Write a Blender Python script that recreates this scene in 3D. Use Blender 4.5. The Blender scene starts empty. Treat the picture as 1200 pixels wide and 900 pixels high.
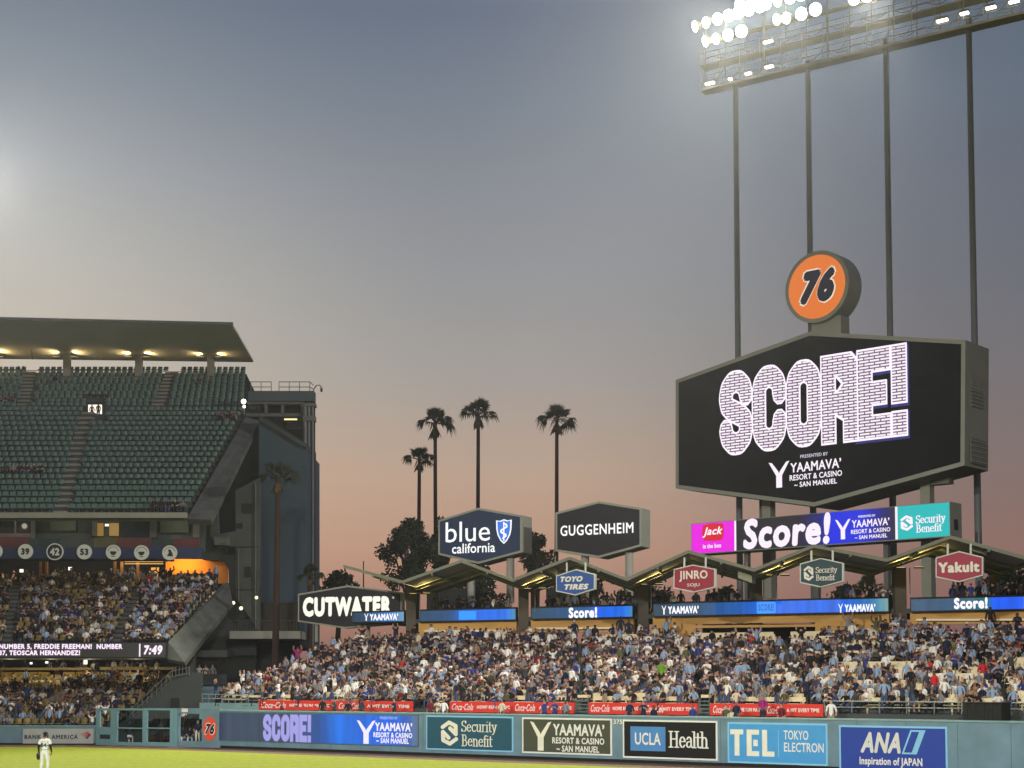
import bpy, math, random
import numpy as np
from mathutils import Vector, Matrix
random.seed(7)
R = math.radians
sc = bpy.context.scene
col = sc.collection

# ------------------------------------------------------------------ camera, sky, lights, exposure
F_PX, PITCH, HORIZON, EYE = 1800.0, R(3.5), 803.0, 4.0
PRINC = HORIZON - F_PX * math.tan(PITCH)
cd = bpy.data.cameras.new("camera")
cd.sensor_width = 36.0
cd.lens = 36.0 * F_PX / 1200.0
cd.shift_y = (PRINC - 450.0) / 1200.0
cd.clip_start = 0.5
cd.clip_end = 4000.0
cam = bpy.data.objects.new("camera", cd)
col.objects.link(cam)
cam.location = (0, 0, EYE)
cam.rotation_euler = (R(90) + PITCH, 0, 0)
sc.camera = cam

world = bpy.data.worlds.new("World")
sc.world = world
world.use_nodes = True
wt = world.node_tree
wt.nodes.clear()
def wn(t, **k):
    n = wt.nodes.new(t)
    for a, b in k.items(): setattr(n, a, b)
    return n
w_out = wn('ShaderNodeOutputWorld'); w_bg = wn('ShaderNodeBackground')
w_sky = wn('ShaderNodeTexSky', sky_type='NISHITA')
w_sky.sun_disc = False
w_sky.sun_elevation = R(-2.5); w_sky.sun_rotation = R(-25)
w_sky.air_density = 1.6; w_sky.dust_density = 3.0
w_tc = wn('ShaderNodeTexCoord'); w_sep = wn('ShaderNodeSeparateXYZ')
w_ramp = wn('ShaderNodeValToRGB')
def lin(c):
    return tuple(((v/255.0)/12.92 if v <= 10 else ((v/255.0+0.055)/1.055)**2.4) for v in c)
def setramp(r, stops, mode='LINEAR'):
    e = r.color_ramp.elements
    while len(e) > 1: e.remove(e[-1])
    e[0].position = stops[0][0]; e[0].color = (*lin(stops[0][1]), 1)
    for p, c in stops[1:]:
        k = e.new(p); k.color = (*lin(c), 1)
    r.color_ramp.interpolation = mode
# sine of elevation -> dusk colours: peach haze at the horizon, slate blue overhead
EL = (0.0, .045, .088, .134, .198, .254, .313, .36, .407, .62, 1.0)
def elev(r, cols): setramp(r, list(zip(EL, cols)))
w_rl = wn('ShaderNodeValToRGB'); w_rr = wn('ShaderNodeValToRGB')
elev(w_rl, [(130, 98, 86), (186, 140, 118), (206, 164, 138), (210, 176, 150), (196, 185, 170), (184, 180, 172), (160, 163, 167), (134, 142, 152), (112, 124, 138), (72, 84, 108), (40, 50, 78)])
elev(w_ramp, [(116, 88, 80), (166, 123, 108), (190, 150, 130), (188, 161, 142), (160, 154, 150), (143, 144, 148), (126, 130, 140), (106, 117, 133), (89, 101, 124), (62, 74, 100), (40, 50, 78)])
elev(w_rr, [(100, 76, 76), (140, 104, 98), (144, 113, 106), (132, 114, 111), (116, 112, 117), (106, 109, 119), (100, 107, 121), (97, 109, 125), (90, 102, 118), (60, 72, 98), (40, 50, 78)])
w_a1 = wn('ShaderNodeMapRange', interpolation_type='SMOOTHSTEP'); w_a1.inputs[1].default_value = -0.33; w_a1.inputs[2].default_value = 0.0
w_a2 = wn('ShaderNodeMapRange', interpolation_type='SMOOTHSTEP'); w_a2.inputs[1].default_value = 0.0; w_a2.inputs[2].default_value = 0.30
w_m1 = wn('ShaderNodeMix', data_type='RGBA'); w_mul = wn('ShaderNodeMix', data_type='RGBA')
w_sk2 = wn('ShaderNodeVectorMath', operation='SCALE'); w_sk2.inputs[3].default_value = 0.10
w_mix = wn('ShaderNodeMix', data_type='RGBA', blend_type='ADD'); w_mix.inputs[0].default_value = 1.0
L = wt.links.new
L(w_tc.outputs['Generated'], w_sep.inputs[0]); L(w_sep.outputs[2], w_ramp.inputs[0])
L(w_sep.outputs[2], w_rl.inputs[0]); L(w_sep.outputs[2], w_rr.inputs[0]); L(w_sep.outputs[0], w_a1.inputs[0]); L(w_sep.outputs[0], w_a2.inputs[0])
L(w_a1.outputs[0], w_m1.inputs[0]); L(w_rl.outputs[0], w_m1.inputs[6]); L(w_ramp.outputs[0], w_m1.inputs[7])
L(w_a2.outputs[0], w_mul.inputs[0]); L(w_m1.outputs[2], w_mul.inputs[6]); L(w_rr.outputs[0], w_mul.inputs[7])
L(w_sky.outputs[0], w_sk2.inputs[0])
L(w_mul.outputs[2], w_mix.inputs[6]); L(w_sk2.outputs[0], w_mix.inputs[7])
L(w_mix.outputs[2], w_bg.inputs[0]); w_bg.inputs[1].default_value = .96
L(w_bg.outputs[0], w_out.inputs[0])

CAM = Vector((0, 0, EYE))
_fw = Vector((0, math.cos(PITCH), math.sin(PITCH))); _up = Vector((0, -math.sin(PITCH), math.cos(PITCH)))
def ray(x, y):
    d = Vector((1, 0, 0)) * ((x - 600) / F_PX) + _fw + _up * ((PRINC - y) / F_PX)
    return d / d.y
def P(x, y, D): return CAM + ray(x, y) * D
def lamp_spot(name, loc, aim, power, size, blend, color=(1, .95, .86), radius=2.0):
    ld = bpy.data.lights.new(name, 'SPOT')
    ld.energy = power; ld.spot_size = R(size); ld.spot_blend = blend; ld.color = color; ld.shadow_soft_size = radius
    o = bpy.data.objects.new(name, ld); col.objects.link(o)
    o.location = loc
    o.rotation_euler = (Vector(aim) - Vector(loc)).to_track_quat('-Z', 'Y').to_euler()
    return o
# the stadium's floodlight banks: two on the roof rims behind the camera and the one seen at the top right, with two added fill spots
WHITE = (1, .975, .93)
lamp_spot("floodlight_beam", (-75, -55, 50), (10, 85, 2), 0.475e6, 31, .7, WHITE)
lamp_spot("floodlight_beam", (-12, -95, 52), (11, 83, 2), 0.31e6, 28, .7, WHITE)
lamp_spot("floodlight_beam", (90, 60, 50), (-28, 116, 16), 0.21e6, 34, .6, WHITE)  # added fill spot, lifts the seats of the grandstand
lamp_spot("floodlight_beam", (30, -45, 58), (-8, 4, 0), 0.42e6, 76, .6, WHITE)  # added field wash, its bounce off the turf brightens the roof soffits
# the bank seen at the top right, three groups of lamps along its gantry
for _x, _y, _D, _e in ((868, 16, 134.6, .26e6), (940, 6, 131.4, .20e6), (1032, -10, 127, .14e6)):
    _p = P(_x, _y, _D); lamp_spot("floodlight_beam", _p, (_p.x - 50, _p.y - 72, 0), _e, 52, .5, (1, .95, .76), 1.2)
# the bank on the grandstand roof, just outside the left edge
lamp_spot("floodlight_beam", P(-36, 205, 140), (12, 36, 0), 0.15e6, 50, .5, (1, .97, .86), 1.5)

vs = sc.view_settings
vs.view_transform = 'Standard'; vs.look = 'None'; vs.exposure = 0.0; vs.gamma = 1.0; vs.use_curve_mapping = False
sc.cycles.use_denoising = True
sc.cycles.max_bounces = 5
sc.cycles.sample_clamp_indirect = 4.0

# ------------------------------------------------------------------ helpers
def G(x, y, z=0.0):
    d = ray(x, y); return CAM + d * ((z - EYE) / d.z)
def project(p):
    v = Vector(p) - CAM
    w = v.dot(_fw)
    return 600 + F_PX * v.x / w, PRINC - F_PX * v.dot(_up) / w
def lerp(a, b, t): return a + (b - a) * t
UP = Vector((0, 0, 1))
class Frame:
    """An upright plane: u runs to the right along it, n points out of it towards the field."""
    def __init__(s, A, B):
        s.u = Vector((B.x - A.x, B.y - A.y, 0)).normalized()
        s.n = Vector((s.u.y, -s.u.x, 0)); s.O = Vector(A)
    def copy(s, O):
        f = Frame.__new__(Frame); f.u, f.n, f.O = s.u, s.n, Vector(O); return f
    def px(s, x, y):
        d = ray(x, y); t = (s.O - CAM).dot(s.n) / d.dot(s.n)
        p = CAM + d * t - s.O
        return p.dot(s.u), p.z
    def at(s, x, y):
        a, b = s.px(x, y); return s.copy(s.pt(a, b))
    def off(s, c): return s.copy(s.O + s.n * c)
    def pt(s, a, b, c=0): return s.O + s.u * a + UP * b + s.n * c
    def M(s):
        return Matrix(((s.u.x, 0, s.n.x, s.O.x), (s.u.y, 0, s.n.y, s.O.y), (0, 1, 0, s.O.z), (0, 0, 0, 1)))
MW = {}
def thing(name, label, cat, where, group=None, kind=None):
    o = bpy.data.objects.new(name, None); col.objects.link(o)
    o.empty_display_size = .3
    m = where.M() if isinstance(where, Frame) else Matrix.Translation(Vector(where))
    o.matrix_world = m; MW[o.name] = m
    tag(o, label, cat, group, kind)
    return o
def tag(o, label=None, cat=None, group=None, kind=None):
    if label: o['label'] = label
    if cat: o['category'] = cat
    if group: o['group'] = group
    if kind: o['kind'] = kind
    return o
class MB:
    def __init__(s): s.v = []; s.f = []; s.m = []
    def add(s, vs, fs, mi=0):
        b = len(s.v); s.v += [tuple(p) for p in vs]
        for f in fs: s.f.append(tuple(b + i for i in f)); s.m.append(mi)
        return s
    def quad(s, a, b, c, d, mi=0): return s.add([a, b, c, d], [(0, 1, 2, 3)], mi)
    def poly(s, pts, mi=0): return s.add(pts, [tuple(range(len(pts)))], mi)
    def hexa(s, p, mi=0):   # 8 corners: bottom ring, top ring
        return s.add(p, [(3, 2, 1, 0), (4, 5, 6, 7), (0, 1, 5, 4), (1, 2, 6, 5), (2, 3, 7, 6), (3, 0, 4, 7)], mi)
    def box(s, x0, x1, y0, y1, z0, z1, mi=0):
        return s.hexa([(x0, y0, z0), (x1, y0, z0), (x1, y1, z0), (x0, y1, z0), (x0, y0, z1), (x1, y0, z1), (x1, y1, z1), (x0, y1, z1)], mi)
    def prism(s, pts, d, mi=0, mi_side=None):
        """pts: front outline; d: vector to the rear outline."""
        n = len(pts); d = Vector(d); fr = [Vector(p) for p in pts]; bk = [p + d for p in fr]
        b = len(s.v); s.v += [tuple(p) for p in fr + bk]
        s.f.append(tuple(b + i for i in range(n))); s.m.append(mi)
        s.f.append(tuple(b + n + i for i in reversed(range(n)))); s.m.append(mi)
        for i in range(n):
            j = (i + 1) % n
            s.f.append((b + j, b + i, b + n + i, b + n + j)); s.m.append(mi if mi_side is None else mi_side)
        return s
    def tube(s, pts, rad, seg=8, mi=0, caps=True):
        pts = [Vector(p) for p in pts]; n = len(pts)
        if not hasattr(rad, '__len__'): rad = [rad] * n
        b = len(s.v); ref = None
        for i, p in enumerate(pts):
            t = (pts[min(i + 1, n - 1)] - pts[max(i - 1, 0)]).normalized()
            if ref is None: ref = Vector((0, 0, 1)) if abs(t.z) < .9 else Vector((1, 0, 0))
            x = ref.cross(t).normalized(); y = t.cross(x).normalized(); ref = y if abs(ref.dot(t)) > .95 else ref
            for k in range(seg):
                a = 2 * math.pi * k / seg
                s.v.append(tuple(p + (x * math.cos(a) + y * math.sin(a)) * rad[i]))
        for i in range(n - 1):
            for k in range(seg):
                k2 = (k + 1) % seg
                s.f.append((b + i * seg + k, b + i * seg + k2, b + (i + 1) * seg + k2, b + (i + 1) * seg + k)); s.m.append(mi)
        if caps:
            s.f.append(tuple(b + k for k in reversed(range(seg)))); s.m.append(mi)
            s.f.append(tuple(b + (n - 1) * seg + k for k in range(seg))); s.m.append(mi)
        return s
    def disc(s, c, x, y, rx, ry, seg=32, mi=0):
        c, x, y = Vector(c), Vector(x), Vector(y)
        return s.poly([c + x * rx * math.cos(2 * math.pi * k / seg) + y * ry * math.sin(2 * math.pi * k / seg) for k in range(seg)], mi)
    def build(s, name, mats, parent=None, world=False, smooth=False):
        me = bpy.data.meshes.new(name)
        vv = s.v
        if world and parent is not None:
            inv = MW[parent.name].inverted(); vv = [tuple(inv @ Vector(p)) for p in vv]
        me.from_pydata(vv, [], s.f)
        if not isinstance(mats, (list, tuple)): mats = [mats]
        for m in mats: me.materials.append(m)
        if len(mats) > 1: me.polygons.foreach_set('material_index', np.array(s.m, dtype=np.int32))
        if smooth: me.polygons.foreach_set('use_smooth', np.ones(len(s.f), dtype=bool))
        me.update()
        o = bpy.data.objects.new(name, me); col.objects.link(o)
        if parent is not None: o.parent = parent
        return o

# ------------------------------------------------------------------ materials
_mats = {}
def mat(name, c, rough=.7, var=.12, scale=1.5, metal=0.0, bump=0.0, stretch=None, srgb=True):
    """A matt paint/concrete/cloth surface with a little blotchy wear."""
    if name in _mats: return _mats[name]
    m = bpy.data.materials.new(name); m.use_nodes = True; t = m.node_tree; b = t.nodes['Principled BSDF']
    c = lin(c) if srgb else c
    b.inputs['Roughness'].default_value = rough; b.inputs['Metallic'].default_value = metal
    b.inputs['Specular IOR Level'].default_value = .3
    if var > 0:
        tc = t.nodes.new('ShaderNodeTexCoord'); nz = t.nodes.new('ShaderNodeTexNoise')
        nz.inputs['Scale'].default_value = scale; nz.inputs['Detail'].default_value = 4
        rp = t.nodes.new('ShaderNodeValToRGB')
        rp.color_ramp.elements[0].position = .3; rp.color_ramp.elements[1].position = .75
        rp.color_ramp.elements[0].color = (*[max(0, v * (1 - var)) for v in c], 1)
        rp.color_ramp.elements[1].color = (*[min(1, v * (1 + var)) for v in c], 1)
        src = tc.outputs['Object']
        if stretch:
            mp = t.nodes.new('ShaderNodeMapping'); mp.inputs['Scale'].default_value = stretch
            t.links.new(src, mp.inputs[0]); src = mp.outputs[0]
        t.links.new(src, nz.inputs['Vector']); t.links.new(nz.outputs['Fac'], rp.inputs[0])
        t.links.new(rp.outputs[0], b.inputs['Base Color'])
        if bump > 0:
            bp = t.nodes.new('ShaderNodeBump'); bp.inputs['Strength'].default_value = bump
            t.links.new(nz.outputs['Fac'], bp.inputs['Height']); t.links.new(bp.outputs[0], b.inputs['Normal'])
    else:
        b.inputs['Base Color'].default_value = (*c, 1)
    _mats[name] = m
    return m
def glow(name, c, s=1.0):
    """A lit screen, lamp or lit letter."""
    if name in _mats: return _mats[name]
    m = bpy.data.materials.new(name); m.use_nodes = True; t = m.node_tree; b = t.nodes['Principled BSDF']
    b.inputs['Base Color'].default_value = (.02, .02, .02, 1); b.inputs['Roughness'].default_value = .5
    b.inputs['Emission Color'].default_value = (*lin(c), 1); b.inputs['Emission Strength'].default_value = s
    _mats[name] = m
    return m
def glow_ramp(name, a0, a1, stops, s=1.0, pix=0.0):
    """LED picture: a colour sweep along the board with fine rows of pixels."""
    m = bpy.data.materials.new(name); m.use_nodes = True; t = m.node_tree; b = t.nodes['Principled BSDF']
    b.inputs['Base Color'].default_value = (.015, .015, .018, 1); b.inputs['Roughness'].default_value = .5
    tc = t.nodes.new('ShaderNodeTexCoord'); sp = t.nodes.new('ShaderNodeSeparateXYZ'); mr = t.nodes.new('ShaderNodeMapRange')
    mr.inputs[1].default_value = a0; mr.inputs[2].default_value = a1
    rp = t.nodes.new('ShaderNodeValToRGB'); setramp(rp, stops)
    t.links.new(tc.outputs['Object'], sp.inputs[0]); t.links.new(sp.outputs[0], mr.inputs[0]); t.links.new(mr.outputs[0], rp.inputs[0])
    src = rp.outputs[0]
    if pix > 0:
        nz = t.nodes.new('ShaderNodeTexNoise'); nz.inputs['Scale'].default_value = pix; nz.inputs['Detail'].default_value = 1
        mp = t.nodes.new('ShaderNodeMapping'); mp.inputs['Scale'].default_value = (2.2, .25, 1)
        m2 = t.nodes.new('ShaderNodeMapRange'); m2.inputs[1].default_value = .3; m2.inputs[2].default_value = .7
        m2.inputs[3].default_value = .8; m2.inputs[4].default_value = 1.12
        mx = t.nodes.new('ShaderNodeVectorMath'); mx.operation = 'SCALE'
        t.links.new(tc.outputs['Object'], mp.inputs[0]); t.links.new(mp.outputs[0], nz.inputs['Vector'])
        t.links.new(nz.outputs['Fac'], m2.inputs[0]); t.links.new(src, mx.inputs[0]); t.links.new(m2.outputs[0], mx.inputs[3])
        src = mx.outputs[0]
    t.links.new(src, b.inputs['Emission Color']); b.inputs['Emission Strength'].default_value = s
    return m

# ------------------------------------------------------------------ lettering
def arc(cx, cy, rx, ry, a0, a1, n=9):
    return [(cx + rx * math.cos(R(a0 + (a1 - a0) * i / n)), cy + ry * math.sin(R(a0 + (a1 - a0) * i / n))) for i in range(n + 1)]
_glyph = {}
def text_raw(s, bold=0.0, shear=0.0, spacing=1.0):
    k = (s, bold, shear, spacing)
    if k not in _glyph:
        cu = bpy.data.curves.new('lettering', 'FONT'); cu.body = s; cu.size = 1; cu.offset = bold; cu.shear = shear
        cu.space_character = spacing; cu.resolution_u = 3; cu.extrude = .0
        cu.fill_mode = 'FRONT'
        o = bpy.data.objects.new('lettering', cu); col.objects.link(o)
        dg = bpy.context.evaluated_depsgraph_get()
        me = bpy.data.meshes.new_from_object(o.evaluated_get(dg))
        n = len(me.vertices); a = np.empty(n * 3, dtype=np.float32); me.vertices.foreach_get('co', a)
        fs = [tuple(p.vertices) for p in me.polygons]
        _glyph[k] = (a.reshape(-1, 3)[:, :2].copy(), fs)
        bpy.data.objects.remove(o); bpy.data.curves.remove(cu); bpy.data.meshes.remove(me)
    return _glyph[k]
def letters(parent, s, box, m, c=.03, bold=.03, shear=0.0, grow=0.0, spacing=1.0, name='lettering', rise=0.0):
    """Lettering fitted to box=(a0,a1,b0,b1) on the parent's own plane, c in front of it; very heavy weights are built up from shifted copies."""
    fat = bold; v, fs = text_raw(s, 0.0, shear, spacing + fat * 2.2)
    lo, hi = v.min(0) - fat, v.max(0) + fat
    a0, a1, b0, b1 = box
    a0 -= grow; a1 += grow; b0 -= grow; b1 += grow
    sx, sy = (a1 - a0) / (hi[0] - lo[0]), (b1 - b0) / (hi[1] - lo[1])
    shifts = [(0, 0)] + ([(fat * math.cos(k * math.pi / 4), fat * math.sin(k * math.pi / 4)) for k in range(8)] if fat else [])
    mb = MB()
    for k, (dx, dy) in enumerate(shifts):
        o = len(mb.v)
        mb.v += [(a0 + (float(p) + dx - lo[0]) * sx, b0 + (float(q) + dy - lo[1]) * sy, c + .0006 * k) for p, q in v]
        mb.f += [tuple(o + i for i in f) for f in fs]; mb.m += [0] * len(fs)
    return mb.build(name, m, parent)
def _rnd(pts): return pts
BLOCK = {'S': (.66, [arc(.33, .70, .20, .17, 0, 180, 10) + [(.13, .66)] + arc(.33, .66, .20, .14, 180, 240, 4) + arc(.33, .34, .20, .14, 60, 0, 4) + [(.53, .30)] + arc(.33, .30, .20, .17, 0, -180, 10)], 0),
         'C': (.66, [[(.53, .66)] + arc(.33, .69, .20, .18, 0, 180, 10) + arc(.33, .31, .20, .18, 180, 360, 10) + [(.53, .34)]], 0),
         'O': (.66, [arc(.33, .69, .20, .18, 0, 180, 10) + arc(.33, .31, .20, .18, 180, 360, 10) + [(.53, .69)]], 0),
         'R': (.66, [[(.13, .13), (.13, .87), (.42, .87), (.53, .78), (.53, .54), (.44, .46), (.13, .46)], [(.40, .44), (.53, .38), (.53, .13)]], 1),
         'E': (.58, [[(.45, .87), (.13, .87), (.13, .13), (.45, .13)], [(.13, .5), (.38, .5)]], 1),
         '!': (.30, [[(.15, .87), (.15, .49)], [(.15, .13), (.15, .14)]], 1)}
def block(parent, s, box, m, c=.03, w=.125):
    """Heavy condensed display capitals drawn with a thick pen, round for curved letters and square for straight ones."""
    a0, a1, b0, b1 = box; W = sum(BLOCK[ch][0] for ch in s); mb = MB(); x = 0
    for ch in s:
        bw, st, sq = BLOCK[ch]
        for k in st: nib(mb, k, w, w * .98, lambda p, q, x=x: (a0 + (x + p) / W * (a1 - a0), b0 + q * (b1 - b0)), c, sq=sq)
        x += bw
    return mb.build('lettering', m, parent)
def pbox(fr, x0, x1, y0, y1):
    """A picture box (left, right, top, bottom at its middle) measured on the plane fr."""
    ym, xm = (y0 + y1) / 2, (x0 + x1) / 2
    return (fr.px(x0, ym)[0], fr.px(x1, ym)[0], fr.px(xm, y1)[1], fr.px(xm, y0)[1])
SERIF = {
 'S': (.60, [arc(.29, .75, .21, .24, 25, 265) + arc(.29, .26, .23, .26, 85, -155), [(.5, .98), (.5, .78)], [(.06, .02), (.06, .24)]]),
 'e': (.56, [[(.07, .37), (.47, .37)] + arc(.27, .33, .21, .33, 8, 325)]),
 'c': (.52, [arc(.28, .33, .22, .33, 40, 320)]),
 'u': (.62, [[(.0, .66), (.11, .66), (.11, .2)] + arc(.27, .2, .16, .19, 180, 350), [(.34, .66), (.45, .66), (.45, .0), (.56, .0)]]),
 'r': (.45, [[(.12, 0), (.12, .66)], [(.0, .66), (.12, .66)], [(.0, 0), (.26, 0)], arc(.3, .44, .18, .21, 175, 60)]),
 'i': (.28, [[(.13, 0), (.13, .66)], [(.01, .66), (.13, .66)], [(0, 0), (.26, 0)], [(.12, .9), (.14, .93)]]),
 't': (.38, [[(.15, .9), (.15, .14)] + arc(.25, .13, .1, .12, 180, 320), [(0, .65), (.34, .65)]]),
 'y': (.54, [[(.06, .66), (.27, .02)], [(.45, .66), (.27, .02), (.16, -.2), (.05, -.24)], [(-.02, .66), (.16, .66)], [(.36, .66), (.53, .66)]]),
 'B': (.68, [[(.13, 0), (.13, 1)], [(0, 1), (.3, 1)] + arc(.3, .76, .18, .24, 85, -90) + [(.13, .52)], [(.13, .52), (.32, .52)] + arc(.32, .26, .23, .26, 90, -90) + [(0, 0)]]),
 'n': (.62, [[(.12, 0), (.12, .66)], [(0, .66), (.12, .66)], [(0, 0), (.24, 0)], arc(.29, .44, .17, .22, 180, 0) + [(.46, 0)], [(.35, 0), (.58, 0)]]),
 'f': (.34, [[(.14, 0), (.14, .75)] + arc(.27, .78, .13, .2, 180, 50), [(0, .65), (.3, .65)], [(0, 0), (.28, 0)]]),
 'H': (.82, [[(.14, 0), (.14, 1)], [(.62, 0), (.62, 1)], [(.14, .52), (.62, .52)], [(0, 0), (.28, 0)], [(0, 1), (.28, 1)], [(.48, 0), (.76, 0)], [(.48, 1), (.76, 1)]]),
 'a': (.54, [arc(.25, .45, .16, .21, 160, 0) + [(.41, .1), (.52, 0)], [(.41, .38)] + arc(.22, .19, .16, .18, 80, 330)]),
 'l': (.27, [[(.13, 0), (.13, 1)], [(0, 1), (.13, 1)], [(0, 0), (.26, 0)]]),
 'h': (.62, [[(.12, 0), (.12, 1)], [(0, 1), (.12, 1)], [(0, 0), (.24, 0)], arc(.29, .44, .17, .22, 180, 0) + [(.46, 0)], [(.35, 0), (.58, 0)]]),
}
def nib(mb, pts, rx, ry, fx, c, dc=.0004, sq=0):
    """A pen stroke with an elliptic nib; fx maps (x,y) to plane coordinates."""
    ring = [(rx * math.cos(2 * math.pi * k / 10), ry * math.sin(2 * math.pi * k / 10)) for k in range(10)]
    if sq: ring = [(rx * p, ry * q) for p in (-1, 1) for q in (-1, 1)]
    for i in range(len(pts) - 1):
        (x0, y0), (x1, y1) = pts[i], pts[i + 1]
        dx, dy = x1 - x0, y1 - y0
        pp = sorted([(x0 + a, y0 + b) for a, b in ring] + [(x1 + a, y1 + b) for a, b in ring])
        # convex hull
        def cr(o, a, b): return (a[0]-o[0])*(b[1]-o[1]) - (a[1]-o[1])*(b[0]-o[0])
        lo = []
        for p in pp:
            while len(lo) >= 2 and cr(lo[-2], lo[-1], p) <= 0: lo.pop()
            lo.append(p)
        hi = []
        for p in reversed(pp):
            while len(hi) >= 2 and cr(hi[-2], hi[-1], p) <= 0: hi.pop()
            hi.append(p)
        hull = lo[:-1] + hi[:-1]
        mb.poly([(*fx(x, y), c + dc * (len(mb.f) % 12)) for x, y in hull])
def serif(parent, s, box, m, c=.03, wx=.062, wy=.03, desc=None):
    a0, a1, b0, b1 = box
    W = sum(SERIF[ch][0] for ch in s)
    mb = MB(); x = 0
    for ch in s:
        w, strokes = SERIF[ch]
        for st in strokes:
            nib(mb, st, wx, wy, lambda p, q, x=x: (a0 + (x + p) / W * (a1 - a0), b0 + q * (b1 - b0)), c)
        x += w
    return mb.build('lettering', m, parent)
SWIRL = [(.10, .72), (.47, .90), (.86, .78), (.88, .46), (.54, .68)]
def swirl(parent, box, m, c=.03):
    a0, a1, b0, b1 = box
    mb = MB(); fx = lambda p, q: (a0 + p * (a1 - a0), b0 + q * (b1 - b0))
    for st in (SWIRL, [(1 - p, 1 - q) for p, q in SWIRL]): nib(mb, st, .115, .075, fx, c)
    return mb.build('emblem', m, parent)
def why(parent, box, m, c=.03):
    a0, a1, b0, b1 = box
    mb = MB(); e = .03
    left = [(0, 1), (.16, .97), (.5 - e, .62), (.5 - e, 0), (.36, 0), (.36, .46)]
    mb.poly([(a0 + p * (a1 - a0), b0 + q * (b1 - b0), c) for p, q in left])
    mb.poly([(a0 + (1 - p) * (a1 - a0), b0 + q * (b1 - b0), c) for p, q in reversed(left)])
    mb.poly([(a0 + p * (a1 - a0), b0 + q * (b1 - b0), c) for p, q in [(.5 - e, 0), (.5 + e, 0), (.5 + e, .6), (.5, .56), (.5 - e, .6)]])
    return mb.build('emblem', m, parent)
HAZE = .00017
# ------------------------------------------------------------------ ground and field
def noise_col(name, stops, scale, stretch=(1, 1, 1), rough=.9, bump=.3, second=None):
    m = bpy.data.materials.new(name); m.use_nodes = True; t = m.node_tree; b = t.nodes['Principled BSDF']
    b.inputs['Roughness'].default_value = rough; b.inputs['Specular IOR Level'].default_value = .15
    tc = t.nodes.new('ShaderNodeTexCoord'); mp = t.nodes.new('ShaderNodeMapping'); mp.inputs['Scale'].default_value = stretch
    nz = t.nodes.new('ShaderNodeTexNoise'); nz.inputs['Scale'].default_value = scale; nz.inputs['Detail'].default_value = 8; nz.inputs['Roughness'].default_value = .7
    rp = t.nodes.new('ShaderNodeValToRGB')
    e = rp.color_ramp.elements
    while len(e) > 1: e.remove(e[-1])
    e[0].position, e[0].color = stops[0][0], (*stops[0][1], 1)
    for p, c in stops[1:]: e.new(p).color = (*c, 1)
    L = t.links.new
    L(tc.outputs['Object'], mp.inputs[0]); L(mp.outputs[0], nz.inputs['Vector']); L(nz.outputs['Fac'], rp.inputs[0])
    out = rp.outputs[0]
    if second:
        wv = t.nodes.new('ShaderNodeTexWave'); wv.inputs['Scale'].default_value = second; wv.inputs['Distortion'].default_value = .6
        mx = t.nodes.new('ShaderNodeMix'); mx.data_type = 'RGBA'; mx.blend_type = 'MULTIPLY'
        mr = t.nodes.new('ShaderNodeMapRange'); mr.inputs[3].default_value = .0; mr.inputs[4].default_value = .16
        mp2 = t.nodes.new('ShaderNodeMapping'); mp2.inputs['Rotation'].default_value = (0, 0, R(62))
        L(tc.outputs['Object'], mp2.inputs[0]); L(mp2.outputs[0], wv.inputs['Vector'])
        L(wv.outputs['Fac'], mr.inputs[0]); L(mr.outputs[0], mx.inputs[0]); L(out, mx.inputs[6]); mx.inputs[7].default_value = (.55, .62, .5, 1)
        out = mx.outputs[2]
    L(out, b.inputs['Base Color'])
    if bump:
        bp = t.nodes.new('ShaderNodeBump'); bp.inputs['Strength'].default_value = bump; bp.inputs['Distance'].default_value = .1
        L(nz.outputs['Fac'], bp.inputs['Height']); L(bp.outputs[0], b.inputs['Normal'])
    return m
m_ground = noise_col('earth', [(.3, (.035, .03, .024)), (.7, (.06, .05, .04))], .4)
m_grass = noise_col('turf', [(.28, (.185, .222, .014)), (.5, (.235, .272, .018)), (.72, (.29, .325, .03))], 3.2, (1, .35, 1), second=.11)
m_track = noise_col('clay', [(.3, (.10, .062, .040)), (.7, (.16, .10, .068))], 2.5)

def struct(o): o['kind'] = 'structure'; return o
g = struct(MB().quad((-420, -200, -.03), (420, -200, -.03), (420, 600, -.03), (-420, 600, -.03)).build('ground', m_ground))
WF = Frame(G(258, 876.6), G(890, 899.3))            # face of the outfield wall
B0, B1, B2 = Vector((-90, 103.9, 0)), G(112, 872.8), G(258, 876.6)
WEND = WF.px(1290, 860)[0]
B3 = WF.pt(WEND, 0); B3.z = 0
BF0 = Frame(B0, B1); BF1 = Frame(B1, B2)
base = [B0, B1, B2, B3]
ns = [Vector((0, -1, 0)), (BF0.n + BF1.n).normalized(), (BF1.n + WF.n).normalized(), WF.n]
inner = [b + n * 4.0 for b, n in zip(base, ns)]
mb = MB(); 
mb.poly([(p.x, p.y, .012) for p in inner] + [(B3.x + 25, B3.y - 60, .012), (60, -60, .012), (-90, -60, .012)])
struct(mb.build('grass_field', m_grass))
mb = MB()
for i in range(3):
    mb.quad((base[i].x, base[i].y, .006), (base[i+1].x, base[i+1].y, .006), (inner[i+1].x, inner[i+1].y, .006), (inner[i].x, inner[i].y, .006))
struct(mb.build('warning_track', m_track))

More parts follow.
